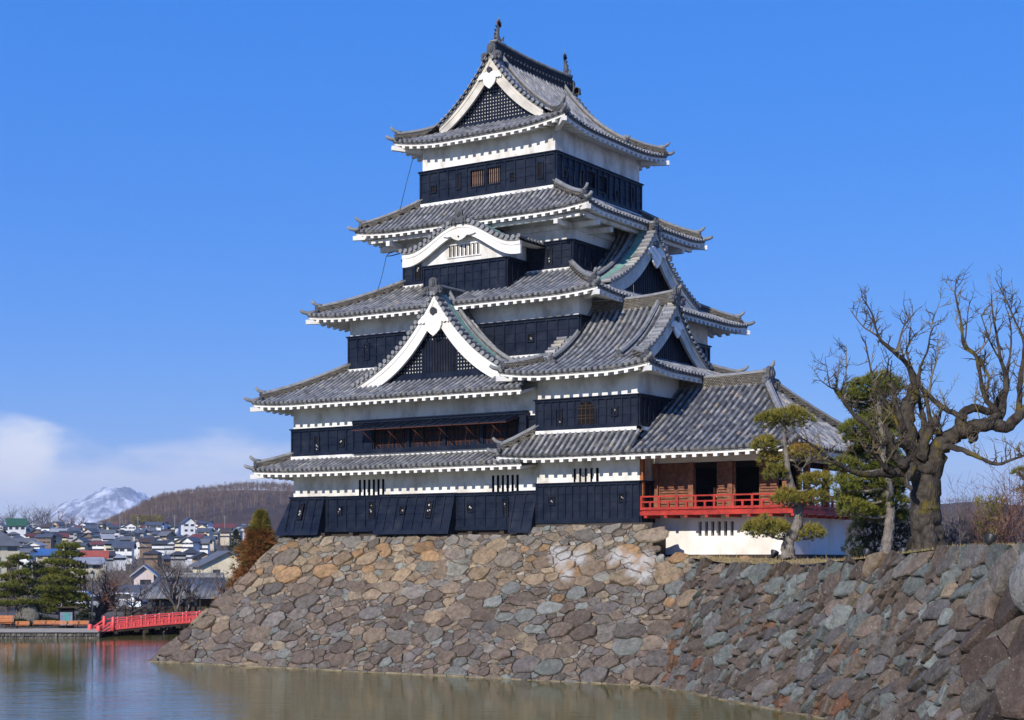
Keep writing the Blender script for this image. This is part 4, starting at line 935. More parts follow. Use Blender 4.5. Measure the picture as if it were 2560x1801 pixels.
def stone_mat(name, lichen=.0, stains=()):
    m, t, b = mat(name, .9, .2); l = t.links.new; a = N(t, 'ShaderNodeAttribute', attribute_name='col'); g = N(t, 'ShaderNodeNewGeometry')
    n = N(t, 'ShaderNodeTexNoise'); n.inputs['Scale'].default_value = 3.6; n.inputs['Detail'].default_value = 10; n.inputs['Roughness'].default_value = .78; l(g.outputs['Position'], n.inputs['Vector'])
    mr_ = N(t, 'ShaderNodeMapRange'); l(n.outputs['Fac'], mr_.inputs['Value']); mr_.inputs['From Min'].default_value = .3; mr_.inputs['From Max'].default_value = .7; mr_.inputs['To Min'].default_value = .42; mr_.inputs['To Max'].default_value = 1.62
    sc = N(t, 'ShaderNodeVectorMath', operation='SCALE'); l(a.outputs['Color'], sc.inputs[0]); l(mr_.outputs[0], sc.inputs['Scale'])
    n3 = N(t, 'ShaderNodeTexNoise'); n3.inputs['Scale'].default_value = 9; n3.inputs['Detail'].default_value = 6; n3.inputs['Roughness'].default_value = .7; l(g.outputs['Position'], n3.inputs['Vector'])
    r = ramp(t, [(.60,(0,0,0)),(.70,(1,1,1))]); l(n3.outputs['Fac'], r.inputs[0])
    mm = N(t, 'ShaderNodeMath', operation='MULTIPLY'); l(r.outputs[0], mm.inputs[0]); mm.inputs[1].default_value = lichen
    mx = N(t, 'ShaderNodeMixRGB'); l(mm.outputs[0], mx.inputs[0]); l(sc.outputs[0], mx.inputs[1]); mx.inputs[2].default_value = (.46,.46,.42,1)
    o = mx.outputs[0]
    if stains:
        acc = None
        for (c, r_) in stains:
            v = N(t, 'ShaderNodeVectorMath', operation='DISTANCE'); l(g.outputs['Position'], v.inputs[0]); v.inputs[1].default_value = c
            dv_ = N(t, 'ShaderNodeMath', operation='DIVIDE'); l(v.outputs['Value'], dv_.inputs[0]); dv_.inputs[1].default_value = r_
            if acc is None: acc = dv_.outputs[0]
            else: mi = N(t, 'ShaderNodeMath', operation='MINIMUM'); l(acc, mi.inputs[0]); l(dv_.outputs[0], mi.inputs[1]); acc = mi.outputs[0]
        n5 = N(t, 'ShaderNodeTexNoise'); n5.inputs['Scale'].default_value = 3.2; n5.inputs['Detail'].default_value = 8; n5.inputs['Roughness'].default_value = .7; l(g.outputs['Position'], n5.inputs['Vector'])
        ad = N(t, 'ShaderNodeMath', operation='MULTIPLY_ADD'); l(n5.outputs['Fac'], ad.inputs[0]); ad.inputs[1].default_value = 2.2; l(acc, ad.inputs[2])
        mr5 = N(t, 'ShaderNodeMapRange'); l(ad.outputs[0], mr5.inputs['Value']); mr5.inputs['From Min'].default_value = 2.15; mr5.inputs['From Max'].default_value = 1.35; mr5.inputs['To Max'].default_value = .8
        mx5 = N(t, 'ShaderNodeMixRGB'); l(mr5.outputs[0], mx5.inputs[0]); l(o, mx5.inputs[1]); mx5.inputs[2].default_value = (.52,.51,.49,1); o = mx5.outputs[0]
    l(o, b.inputs['Base Color'])
    n2 = N(t, 'ShaderNodeTexNoise'); n2.inputs['Scale'].default_value = 7; n2.inputs['Detail'].default_value = 10; n2.inputs['Roughness'].default_value = .7; l(g.outputs['Position'], n2.inputs['Vector'])
    bp = N(t, 'ShaderNodeBump'); bp.inputs['Strength'].default_value = 1.0; bp.inputs['Distance'].default_value = .16; l(n2.outputs['Fac'], bp.inputs['Height']); l(bp.outputs[0], b.inputs['Normal'])
    return m
M['stone'] = stone_mat('rubble_stone', .35); M['earth'] = flat('dark_joint_earth', (.06,.05,.04), .95, .1)
ZO = [(2.3,.0),(1.6,.2),(1.25,.41),(.66,.77),(-.16,1.37),(-1.11,2.04),(-2.57,3.13),(-3.57,3.90),(-4.75,4.84),(-5.6,5.45),(-6.2,5.9)]
def off(zz):
    for (a, b), (c, d) in zip(ZO, ZO[1:]):
        if zz >= c: return b + (d-b)*(a-zz)/(a-c)
    return ZO[-1][1]
arc = [0.0]
for (a, b), (c, d) in zip(ZO, ZO[1:]): arc.append(arc[-1] + math.hypot(a-c, b-d))
def z_of(s):
    for i in range(len(arc)-1):
        if s <= arc[i+1]: t = (s-arc[i])/(arc[i+1]-arc[i]); return ZO[i][0] + (ZO[i+1][0]-ZO[i][0])*t
    return ZO[-1][0]
NRM = Vector((0,-.79,.61)); TOPK, TOPT = 1.22, 1.62
def mapS(u, s, h):
    zz = z_of(-s); o = off(zz) + .30*max(0, min(1, (u-5.6)/.8)); return Vector((u, -9.22-o, zz)) + NRM*h
def insS(u, s):
    zz = z_of(-s)
    if u < -9.44-off(zz)+.18: return 0
    if zz > (TOPT if u > 6.2 else TOPK) - .12: return 0
    if zz > .1 and u > 12.75 + (1.3-zz)*.45: return 0
    if zz > -.05 and u > 15: return 0
    return (.86 if zz > .3 else 1.0) * (1.12 if u < -6 else 1)
def clS(p):
    zz = z_of(-p[1]); x = max(p[0], -9.44-off(zz)); top = TOPT if x > 6.2 else TOPK
    y = p[1]
    while z_of(-y) > top: y -= .04
    return (x, y)
PAL = {'grey': [(.185,.17,.15),(.23,.21,.19),(.15,.138,.125)], 'tan': [(.32,.235,.15),(.275,.205,.14),(.34,.27,.18)], 'orange': [(.37,.215,.10),(.33,.19,.09)],
       'brown': [(.17,.128,.098),(.21,.16,.12),(.13,.10,.08)], 'blue': [(.205,.235,.215),(.255,.285,.265),(.165,.19,.18)], 'slate': [(.12,.115,.115),(.15,.142,.138)], 'pale': [(.36,.35,.315)], 'rust': [(.27,.115,.055),(.23,.115,.062)]}
def pick(rg, w, mean=(.17,.138,.112), k=.26):
    t = rg.random()*sum(w.values())
    for n_, v in w.items():
        t -= v
        if t <= 0: break
    c = rg.choice(PAL[n_]); f = rg.uniform(.74, 1.18); return tuple((c[i]*(1-k)+mean[i]*k)*f for i in range(3))
LIME = [(8.2,.30,.55),(8.7,-.05,.75),(9.5,.05,.6),(9.2,-.75,.45),(11.5,.10,.6),(12.2,-.1,.5),(13.1,-.05,.6),(13.3,-.75,.55),(12.7,-.5,.5),(13.9,.3,.4)]
def colS(u, s, r, rg):
    zz = z_of(-s)
    if zz > .75: w = {'grey': 5, 'tan': 2 if u < 6 else 4, 'brown': 1}
    elif zz > -1.0: w = {'tan': 5, 'grey': 1.8, 'orange': 2.2 if u < 9 else 4, 'brown': 1.6, 'blue': .35 + .5*(u > 0)}
    elif zz > -2.2: w = {'brown': 4.5, 'grey': 2, 'blue': .5 + 1.1*(u > 2), 'tan': 2.0, 'orange': .8*(u > 2)}
    else: w = {'brown': 6, 'grey': 3, 'blue': .45 + .8*(u > 3), 'slate': .8 + 1.5*(u > 5), 'tan': .7, 'pale': .2*(u > 5)}
    if r < .2: w = {'grey': 2, 'brown': 2, 'blue': .9, 'tan': 1.5, 'pale': .5}
    return pick(rg, w, (.27,.19,.115) if -1.2 < zz < .75 else ((.22,.19,.15) if zz > 0 else (.165,.128,.10)), .38)
rg = random.Random(11)
cells = pack_stones(insS, (-15.5, 18.0, -arc[-1], 0), [(.38,.54,.8,.72),(.22,.34,9,.70),(.12,.20,40,.74),(.05,.10,70,.78)], .10, 1.55, 5)
mb = MB(); stone_mesh(mb, cells, mapS, colS, rg, .17, .010, clS, .20)
def zs(z_):
    lo, hi = 0, arc[-1]
    for _ in range(40):
        m_ = (lo+hi)/2
        if z_of(m_) > z_: lo = m_
        else: hi = m_
    return lo
M['stone_base'] = stone_mat('stained_rubble_stone', .35, [(tuple(mapS(u_, -zs(z_), .1)), r_) for (u_, z_, r_) in LIME])
keepbase = mb.build('stone_base_wall', [M['stone_base'], M['earth']]); tag(keepbase, 'sloping rubble stone base of tan and brown boulders under the black castle tower', 'stone wall')
mb = MB(); ns = 40
for i in range(ns):
    s0, s1 = arc[-1]*i/ns, arc[-1]*(i+1)/ns; z0, z1 = z_of(s0), z_of(s1); zt0 = min(z0, TOPT)
    for (ua, ub, top) in ((None, 6.2, TOPK), (6.2, 12.75, TOPT), (12.75, 18.0, -.1)):
        if z1 > top: continue
        a0, a1 = (-9.44-off(z0) if ua is None else ua), (-9.44-off(z1) if ua is None else ua)
        mb.quad(mapS(a1, -s1, -.15), mapS(ub, -s1, -.15), mapS(ub, -s0, -.15), mapS(a0, -s0, -.15), 0)
mb.box(-9.3, 6.2, -9.5, 9.3, -.5, TOPK-.1, 0); mb.box(6.2, 11.9, -9.6, 9.3, -.5, TOPT-.1, 0); mb.box(11.9, 12.7, -9.5, -8.2, -.5, 1.2, 0)
for i in range(ns):   # west flank behind the corner
    s0, s1 = arc[-1]*i/ns, arc[-1]*(i+1)/ns; z0, z1 = z_of(s0), z_of(s1)
    if z1 > TOPK: continue
    mb.quad((-9.44-off(z0)+.1,-9.22-off(z0)+.1,z0), (-9.44-off(z1)+.1,-9.22-off(z1)+.1,z1), (-9.44-off(z1)+.1,12,z1), (-9.44-off(z0)+.1,12,z0), 0)
mb.build('wall_core', [M['earth']], keepbase)
# west flank stones so that the corner is real from the side
def mapW(u, s, h): zz = z_of(-s); return Vector((-9.44-off(zz), -u, zz)) + Vector((-.79,0,.61))*h
def insW(u, s):
    zz = z_of(-s); 
    if u > 9.22+off(zz)-.18 or zz > TOPK-.12: return 0
    return 1.1
cw = pack_stones(insW, (-2, 15.2, -arc[-1], 0), [(.50,.70,1.5,.80),(.34,.48,10,.76),(.22,.32,22,.80)], 0, 1.3, 6)
mb = MB(); stone_mesh(mb, cw, mapW, colS, rg, .17, .010, lambda p: (min(p[0], 9.22+off(z_of(-p[1]))), p[1]), .22); mb.build('flank_stones', [M['stone']], keepbase)
lg = MB()
for i in range(60):
    u0, u1 = -14.75+31*i/60, -14.75+31*(i+1)/60; j = U(-.05,.05); y_ = -9.22-off(WATER)-.30
    lg.box(u0, u1-.01, y_-.12+j, y_+.8, WATER-.3, WATER+.045+U(-.03,.02), 0)
M['ledge'] = flat('pale_foot_stone', (.22,.18,.12), .9, .1, .5, 2)
lg.build('foot_ledge', [M['ledge']], keepbase)
# --- retaining wall along the moat on the right
RD = Vector((.77122,-.63657,0)); RPERP = Vector((-.63657,-.77122,0)); RT0 = Vector((15.06,-10.6,0)); RH = 5.85; RB = 2.85
def rtop(s): return .10 - .26*max(0, min(1, (s-.5)/4.5)) + .58*max(0, min(1, (s-11)/10.5))**1.2
def mapR(s, v, h):
    t = max(0.0, -v/6.5); zt = rtop(s); zz = zt - t*(RH+zt); 
    return RT0 + RD*s + RPERP*(RB*(t**1.12)) + Vector((0,0,zz)) + (RPERP*.9 + Vector((0,0,.43)))*h
def sizeR(s, v): return 1.0 + 1.3*max(0, min(1, (s-23.0+v*.45)/2.6)) ** 1.0 * max(0, min(1, (-v-.6 + max(0, s-23)*.8)/1.5))
def insR(s, v): return sizeR(s, v) if -.34 > v > -6.5 else (0 if v >= -.34 else sizeR(s, v))
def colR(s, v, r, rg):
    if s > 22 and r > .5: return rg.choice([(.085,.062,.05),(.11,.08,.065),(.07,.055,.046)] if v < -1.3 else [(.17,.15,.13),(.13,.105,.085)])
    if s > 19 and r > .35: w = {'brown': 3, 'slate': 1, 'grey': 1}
    elif v < -2.6 and mnoise.noise(Vector((s*.22,v*.3,3.1))) > .12: w = {'brown': 2.5, 'rust': 2.2, 'blue': 1.3, 'slate': 2, 'grey': 1}
    elif v > -2: w = {'brown': 4, 'grey': 1.6, 'blue': 2.2, 'tan': .7}
    else: w = {'brown': 5, 'blue': 2.4, 'slate': .9, 'grey': 1.8}
    return tuple(x*.84 for x in pick(rg, w, (.15,.12,.10), .22))  # stone colours darkened as painted shade, this face getting less sun
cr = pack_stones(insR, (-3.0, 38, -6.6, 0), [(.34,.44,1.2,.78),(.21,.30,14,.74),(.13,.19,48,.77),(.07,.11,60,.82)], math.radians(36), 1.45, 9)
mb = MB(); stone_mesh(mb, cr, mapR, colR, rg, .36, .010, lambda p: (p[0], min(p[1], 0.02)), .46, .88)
M['stone2'] = stone_mat('moat_wall_stone', .75)
rw = mb.build('moat_retaining_wall', [M['stone2']]); tag(rw, 'rough grey brown stone wall with rust and blue green stones, right of the water', 'stone wall')
mb = MB()
for i in range(42):
    s0, s1 = -3+i, -2+i
    for j in range(8): mb.quad(mapR(s0,-6.6*(j+1)/8,-.16), mapR(s1,-6.6*(j+1)/8,-.16), mapR(s1,-6.6*j/8,-.16), mapR(s0,-6.6*j/8,-.16), 0)
mb.build('wall_core', [M['earth']], rw)
lg = MB()
for i in range(70):
    s0, s1 = -1+.5*i, -.5+.5*i; a, b = mapR(s0, -6.5*5.4/(RH+rtop(s0))*.985, .16), mapR(s1, -6.5*5.4/(RH+rtop(s1))*.985, .16); a.z = b.z = WATER-.3
    lg.obox(a - RPERP*.8, (b-a)*.98, RPERP*(.95+U(-.06,.06)), (0,0,.335+U(-.03,.02)), 0)
lg.build('foot_ledge', [M['ledge']], rw)
# the large round boulder that caps the end of the wall
def boulder(name, c, r, sx_, sy_, sz, seed, m, colr, n=14):
    mb = MB(); vs = []; rgb = random.Random(seed); oz = Vector((rgb.uniform(0,50), rgb.uniform(0,50), rgb.uniform(0,50)))
    for i in range(n+1):
        for j in range(2*n):
            a, b = math.pi*i/n, math.pi*j/n; d = Vector((math.sin(a)*math.cos(b), math.sin(a)*math.sin(b), math.cos(a)))
            k = 1 + .22*mnoise.noise(d*1.3+oz) + .10*mnoise.noise(d*3+oz); vs.append(Vector(c) + Vector((d.x*sx_, d.y*sy_, d.z*sz))*r*k)
    fs = [(i*2*n+j, (i+1)*2*n+j, (i+1)*2*n+(j+1)%(2*n), i*2*n+(j+1)%(2*n)) for i in range(n) for j in range(2*n)]
    mb.add(vs, fs, 0, None, colr, True); return mb.build(name, [m])
bo = boulder('boulder', mapR(27.7, -1.3, .2), 1.1, .95, .75, 1.15, 4, M['stone2'], (.27,.26,.245)); tag(bo, 'big smooth pale grey boulder at the far right end of the stone wall', 'boulder')
# ================================================================== water, ground
def water_mat():
    m, t, b = mat('moat_water', .045, .34); l = t.links.new; b.inputs['IOR'].default_value = 1.33
    g = N(t, 'ShaderNodeNewGeometry'); mp_ = N(t, 'ShaderNodeMapping'); mp_.inputs['Rotation'].default_value = (0,0,-TH); l(g.outputs['Position'], mp_.inputs[0])
    mp2 = N(t, 'ShaderNodeMapping'); mp2.inputs['Scale'].default_value = (.30, 1.0, 1); l(mp_.outputs[0], mp2.inputs[0])
    n = N(t, 'ShaderNodeTexNoise'); n.inputs['Scale'].default_value = 1.5; n.inputs['Detail'].default_value = 5; n.inputs['Roughness'].default_value = .55; l(mp2.outputs[0], n.inputs['Vector'])
    n4 = N(t, 'ShaderNodeTexNoise'); n4.inputs['Scale'].default_value = .06; n4.inputs['Detail'].default_value = 3; l(mp_.outputs[0], n4.inputs['Vector'])
    r = ramp(t, [(.40,(.25,)*3),(.62,(1,)*3)]); l(n4.outputs['Fac'], r.inputs[0])
    mm = N(t, 'ShaderNodeMath', operation='MULTIPLY'); l(n.outputs['Fac'], mm.inputs[0]); l(r.outputs[0], mm.inputs[1])
    bp = N(t, 'ShaderNodeBump'); bp.inputs['Strength'].default_value = .30; bp.inputs['Distance'].default_value = .14; l(mm.outputs[0], bp.inputs['Height']); l(bp.outputs[0], b.inputs['Normal'])
    n3 = N(t, 'ShaderNodeTexNoise'); n3.inputs['Scale'].default_value = .12; n3.inputs['Detail'].default_value = 4; l(g.outputs['Position'], n3.inputs['Vector'])
    r3 = ramp(t, [(.3,(.115,.105,.026)),(.7,(.15,.132,.04))]); l(n3.outputs['Fac'], r3.inputs[0]); l(r3.outputs[0], b.inputs['Base Color'])
    return m
M['water'] = water_mat()
w = MB(); w.quad((-160,-140,WATER), (140,-140,WATER), (140,60,WATER), (-160,60,WATER)); kind(w.build('moat_water', M['water']), 'structure')
def ter(d):
    T = [(100,-5.05),(130,-5.0),(170,-4.7),(300,-3.8),(400,-1.8),(500,1.7),(700,9),(1050,21),(1300,24),(1700,26),(9000,40)]
    for (a, b), (c, e_) in zip(T, T[1:]):
        if d <= c: return b + (e_-b)*max(0, d-a)/(c-a)
    return T[-1][1]
M['townground'] = flat('town_ground', (.10,.085,.07), .95, .1, .45, .05)
mb = MB(); ds = [110.8,118,125,135,150,175,210,260,320,400,500,620,760,900,1050,1300,1700,2400,4000,7000,11000]; NL = 24
vs = []; 
for d in ds:
    for j in range(NL+1):
        X = -700 + 4400*j/NL; dd = d
        if d == 110.8 and X > 246: dd = 118.5
        if d == 118 and X > 246: dd = 119.5
        p = P(X, YH, dd); p.z = ter(d); vs.append(p)
fs = [(i*(NL+1)+j, i*(NL+1)+j+1, (i+1)*(NL+1)+j+1, (i+1)*(NL+1)+j) for i in range(len(ds)-1) for j in range(NL)]
mb.add(vs, fs, 0); kind(mb.build('town_ground', M['townground']), 'structure')
M['path'] = flat('pale_path_gravel', (.42,.36,.27), .95, .1, .15, 1.2, .2, 8)
mb = MB(); mb.quad(G(-60,110.7,-5.0), G(246,110.7,-5.0), G(246,117.0,-4.99), G(-60,117.0,-4.99)); kind(mb.build('shore_path', M['path']), 'structure')
# stone edging of the far bank
def bank(x0, x1, d, label, ztop):
    mb = MB(); n = int((x1-x0)/5)
    for row in range(2):
        for i in range(n):
            xa = x0 + (x1-x0)*i/n; xb = xa + (x1-x0)/n*.95; a, b = G(xa, d+U(-.08,.05), WATER-.1 + row*.24), G(xb, d+U(-.08,.05), WATER-.1 + row*.24)
            c = rg.choice([(.12,.11,.10),(.17,.155,.14),(.09,.085,.08)]); h = Vector((0,0,U(.2,.25) if row == 0 else ztop-WATER-.14+U(-.04,.0)))
            bk = VV*.5; o = len(mb.v)
            mb.add([a, b, b+bk, a+bk, a+h+VV*.06, b+h+VV*.06, b+bk+h, a+bk+h], [(0,1,5,4),(4,5,6,7),(0,4,7,3),(1,2,6,5)], 0, None, c)
    o = mb.build('bank_edging', [M['stone']]); tag(o, label, 'stone edging')
bank(-60, 248, 110.8, 'dark low stone edging along the far shore in front of the benches', -5.04)
bank(300, 520, 118.6, 'dark stone bank in the shadow below the red bridge', -4.75)
# terrace behind the retaining wall
M['drygrass'] = flat('dry_winter_turf', (.30,.22,.125), .95, .1, .35, .8, .4, 12)
mb = MB(); vs = []; fs = []
for i in range(44):
    s = -2+i; a = RT0 + RD*s + RPERP*.02; z0 = rtop(s)-.04
    for k, dd in enumerate((0, 1.2, 6, 40, 110)): vs.append(Vector((a.x, a.y, 0)) - RPERP*dd + Vector((0,0,z0 if k == 0 else max(z0+.03, -.02) if k == 1 else max(-.03, z0*.6) if k == 2 else -.06)))
for i in range(43):
    for k in range(4): fs.append((i*5+k, (i+1)*5+k, (i+1)*5+k+1, i*5+k+1))
mb.add(vs, fs, 0); mb.quad((12.0,-9.2,-.1), (17,-11,-.1), (19.5,60,-.1), (12.0,60,-.1), 0); kind(mb.build('castle_terrace', M['drygrass']), 'structure')
M['grass'] = rndmat('dry_grass', [(0,(.20,.15,.07)),(.6,(.36,.27,.14)),(1,(.16,.17,.06))], .9, .1)
mb = MB()
for i in range(5200):
    s = U(-.5, 30); dd = abs(random.gauss(0, .8)) if R() < .7 else U(0, 7)
    p = RT0 + RD*s - RPERP*dd; p.z = rtop(s)-.05 + (max(rtop(s)+.03, -.02)-rtop(s))*min(1, dd/1.2); h = U(.05,.16)*(1.6 if R() < .08 else 1); a = U(0,6.28); l_ = Vector((U(-.09,.09),U(-.09,.09),h)); w_ = Vector((math.cos(a),math.sin(a),0))*.018
    mb.add([p-w_, p+w_, p+l_], [(0,1,2)], 0)
kind(mb.build('dry_grass', M['grass']), 'stuff')
# ================================================================== trees
def bark_mat(name, c1, c2, c3=None, th=.62):
    m, t, b = mat(name, .95, .1); l = t.links.new; g = N(t, 'ShaderNodeNewGeometry')
    mp_ = N(t, 'ShaderNodeMapping'); mp_.inputs['Scale'].default_value = (1,1,.35); l(g.outputs['Position'], mp_.inputs[0])
    v = N(t, 'ShaderNodeTexVoronoi', feature='DISTANCE_TO_EDGE'); v.inputs['Scale'].default_value = 9; l(mp_.outputs[0], v.inputs['Vector'])
    n = N(t, 'ShaderNodeTexNoise'); n.inputs['Scale'].default_value = 4; n.inputs['Detail'].default_value = 8; l(g.outputs['Position'], n.inputs['Vector'])
    r = ramp(t, [(.3, c1), (.7, c2)]); l(n.outputs['Fac'], r.inputs[0]); o = r.outputs[0]
    if c3:
        n3 = N(t, 'ShaderNodeTexNoise'); n3.inputs['Scale'].default_value = 1.3; n3.inputs['Detail'].default_value = 7; l(g.outputs['Position'], n3.inputs['Vector'])
        r3 = ramp(t, [(th-.06,(0,0,0)),(th+.06,(1,1,1))]); l(n3.outputs['Fac'], r3.inputs[0]); mx = N(t, 'ShaderNodeMixRGB'); l(r3.outputs[0], mx.inputs[0]); l(o, mx.inputs[1]); mx.inputs[2].default_value = (*c3,1); o = mx.outputs[0]
    l(o, b.inputs['Base Color'])
    ad = N(t, 'ShaderNodeMath', operation='MULTIPLY'); l(v.outputs['Distance'], ad.inputs[0]); l(n.outputs['Fac'], ad.inputs[1])
    bp = N(t, 'ShaderNodeBump'); bp.inputs['Strength'].default_value = 1.0; bp.inputs['Distance'].default_value = .12; l(ad.outputs[0], bp.inputs['Height']); l(bp.outputs[0], b.inputs['Normal'])
    return m
M['pinebark'] = bark_mat('pine_bark', (.10,.085,.072), (.25,.225,.20))
M['oldbark'] = bark_mat('old_mossy_bark', (.022,.018,.015), (.09,.075,.06), (.12,.095,.018), .62)
M['twig'] = rndmat('twig_bark', [(0,(.05,.038,.028)),(.6,(.10,.075,.055)),(.85,(.16,.13,.05)),(1,(.20,.18,.15))], .9, .1)
M['farbark'] = bark_mat('grey_brown_bark', (.05,.042,.036), (.11,.09,.07), (.13,.11,.035), .62)
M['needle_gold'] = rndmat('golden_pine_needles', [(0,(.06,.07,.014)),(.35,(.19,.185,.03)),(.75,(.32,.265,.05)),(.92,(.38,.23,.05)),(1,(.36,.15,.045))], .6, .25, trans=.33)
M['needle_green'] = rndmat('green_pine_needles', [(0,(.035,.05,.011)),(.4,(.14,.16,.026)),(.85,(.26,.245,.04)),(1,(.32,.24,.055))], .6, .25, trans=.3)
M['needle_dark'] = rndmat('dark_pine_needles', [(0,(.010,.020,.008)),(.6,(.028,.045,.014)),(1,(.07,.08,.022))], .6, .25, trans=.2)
M['russet'] = rndmat('russet_foliage', [(0,(.07,.04,.014)),(.35,(.22,.085,.026)),(.75,(.31,.115,.034)),(1,(.13,.11,.025))], .7, .2, trans=.2)
def rv():
    while True:
        v = Vector((U(-1,1), U(-1,1), U(-1,1)))
        if .05 < v.length < 1: return v.normalized()
def tuft(mb, p, up, ln, wd, n, rb):
    for _ in range(n):
        d = (up + rv()*.85).normalized(); s_ = d.cross(rv()).normalized()*wd*.5
        l_ = ln*U(.7,1.1); mb.add([p-s_, p+s_, p+d*l_], [(0,1,2)], 0, min(1, max(0, rb+U(-.2,.2))))
def pad(mb, tw, c, rx, rz, ln=.17, wd=.02, dens=1.0, n=9, ry=None, rb=.45, root=None):
    """one cloud-pruned cushion of needles: tufts over the top, looser and raggeder beneath, twigs inside"""
    ry = ry or rx*.85; rz *= 1.3; cnt = int(dens*rx*ry*3.14*92) + 14; lumps = [(U(-.8,.8), U(-.8,.8), U(.22,.45), U(-.4,.6)) for _ in range(9)]
    for _ in range(cnt):
        a = U(0,6.283); q = math.sqrt(R()); x, y = q*math.cos(a), q*math.sin(a)
        hgt = math.sqrt(max(0, 1-q*q))
        for (lx, ly, lr, lh) in lumps:
            dd = (x-lx)**2+(y-ly)**2
            if dd < lr*lr: hgt += lh*(1-dd/lr/lr)
        k = R(); zz = hgt*(1 if k < .62 else U(-.25,1))
        if k > .93: zz = U(-.6,-.1)
        e_ = 1+U(-.24,.2); p = Vector(c) + RR*(x*rx*e_) + VV*(y*ry*e_) + Vector((0,0,zz*rz))
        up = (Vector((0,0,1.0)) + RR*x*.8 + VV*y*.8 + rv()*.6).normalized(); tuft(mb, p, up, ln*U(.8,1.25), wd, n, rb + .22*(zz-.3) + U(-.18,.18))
    base = Vector(c) - Vector((0,0,rz*.25))
    for _ in range(int(5+rx*7)):
        a = U(0,6.283); q = U(.35,.95); t = Vector(c) + RR*(math.cos(a)*q*rx) + VV*(math.sin(a)*q*ry) + Vector((0,0,U(0,.4)*rz)); st = root if root is not None else base
        m_ = (st+t)/2 + Vector((0,0,U(-.12,.05))); tw.tube([st, m_, t], [.028,.02,.008], 4, 0)
def pxline(pts, d0):
    out = []; rad = []
    for q in pts:
        X, Y, w = q[:3]; dd = d0 + (q[3] if len(q) > 3 else 0); out.append(P(X, Y, dd)); rad.append(max(.008, w*dd/FPX/2))
    return out, rad
def smooth_line(pts, rad, sub=4, wob=.0):
    n = len(pts); o = []; r_ = []
    for i in range(n-1):
        p0, p1, p2, p3 = pts[max(0,i-1)], pts[i], pts[i+1], pts[min(n-1,i+2)]
        for k in range(sub):
            t = k/sub; o.append(.5*((2*p1) + (p2-p0)*t + (2*p0-5*p1+4*p2-p3)*t*t + (3*p1-p0-3*p2+p3)*t**3) + rv()*wob*rad[i]); r_.append((rad[i]*(1-t)+rad[i+1]*t)*(U(.90,1.13) if wob > .2 else U(.94,1.08)))
    o.append(pts[-1]); r_.append(rad[-1]); return o, r_
def limb(mb, pts, d0, n=9, wob=.12):
    p, r = pxline(pts, d0); p, r = smooth_line(p, r, 4, wob); mb.tube(p, r, n, 0); return p, r
def cloud_pine(label, trunk, pads, d, nm, dens=1.0, ln=.23, wd=.036, branch=True, group=None, n=9, name='pine_tree'):
    foot = P(trunk[0][0], trunk[0][1], d); t = thing(name, label, 'pine tree', foot, 0, group)
    tb_ = MB(); tp, tr_ = limb(tb_, trunk, d, 12, .10); fb = MB(); tw = MB()
    for q in pads:
        X, Y, rx, rz = q[:4]; dd = d + (q[4] if len(q) > 4 else U(-.5,.5)); c = P(X, Y, dd); k = dd/FPX
        # branch from the nearest lower trunk point
        j = min(range(len(tp)), key=lambda i: (tp[i]-c).length + (2.0 if tp[i].z > c.z+.1 else 0)); a = tp[j]; m_ = (a+c)/2 - Vector((0,0,.12)); e_ = c - Vector((0,0,rz*k*.3))
        if branch and (a-c).length > .3: tw.tube([a, m_, e_], [min(tr_[j]*.6,.075),.05,.03], 6, 0)
        pad(fb, tw, c, rx*k, rz*k, ln, wd, dens, n, rb=q[5] if len(q) > 5 else .45, root=e_)
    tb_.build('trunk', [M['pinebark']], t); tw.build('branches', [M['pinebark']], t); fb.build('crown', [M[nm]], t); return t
cloud_pine('cloud-pruned golden green pine with a bare leaning trunk in front of the white pavilion base',
  [(1972,1400,44),(1971,1385,34),(1970,1358,31),(1990,1321,25,.1),(1997,1275,22,.2),(1984,1230,18,.1),(1972,1184,15),(1965,1138,13),(1961,1097,10),(1963,1065,6)],
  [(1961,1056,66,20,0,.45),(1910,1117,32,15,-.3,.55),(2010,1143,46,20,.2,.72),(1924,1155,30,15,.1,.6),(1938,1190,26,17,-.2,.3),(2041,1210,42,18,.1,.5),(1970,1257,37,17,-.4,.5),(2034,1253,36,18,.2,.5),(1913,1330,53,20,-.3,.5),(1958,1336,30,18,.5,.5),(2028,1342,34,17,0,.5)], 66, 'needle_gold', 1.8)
cloud_pine('tall straight pine with layered green cushions, between the pavilion and the old bare tree',
  [(2215,1400,42),(2216,1380,30),(2222,1330,26),(2226,1280,24),(2222,1220,22),(2210,1160,19),(2205,1100,16),(2200,1040,12),(2196,985,7)],
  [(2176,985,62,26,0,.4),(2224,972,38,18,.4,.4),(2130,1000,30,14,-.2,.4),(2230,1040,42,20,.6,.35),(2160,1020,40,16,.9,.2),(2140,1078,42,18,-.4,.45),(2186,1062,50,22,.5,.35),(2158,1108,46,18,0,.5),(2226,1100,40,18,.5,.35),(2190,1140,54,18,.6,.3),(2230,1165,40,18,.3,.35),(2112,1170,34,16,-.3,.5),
   (2118,1222,36,22,-.3,.5),(2174,1220,44,26,.1,.45),(2226,1218,40,22,.4,.4),(2140,1282,48,18,-.2,.5),(2228,1264,42,18,.3,.45),(2190,1300,40,16,.7,.3),(2255,1300,30,14,.7,.3),(2190,1010,40,24,.8,.15),(2210,1075,44,24,.9,.12),(2160,1140,40,20,.8,.15),(2205,1190,46,24,.9,.12),(2150,1240,44,22,.9,.15),(2215,1240,46,22,1.0,.12),(2165,1190,40,18,.8,.2),(2120,1255,36,18,.4,.4)], 61.5, 'needle_green', 1.9)
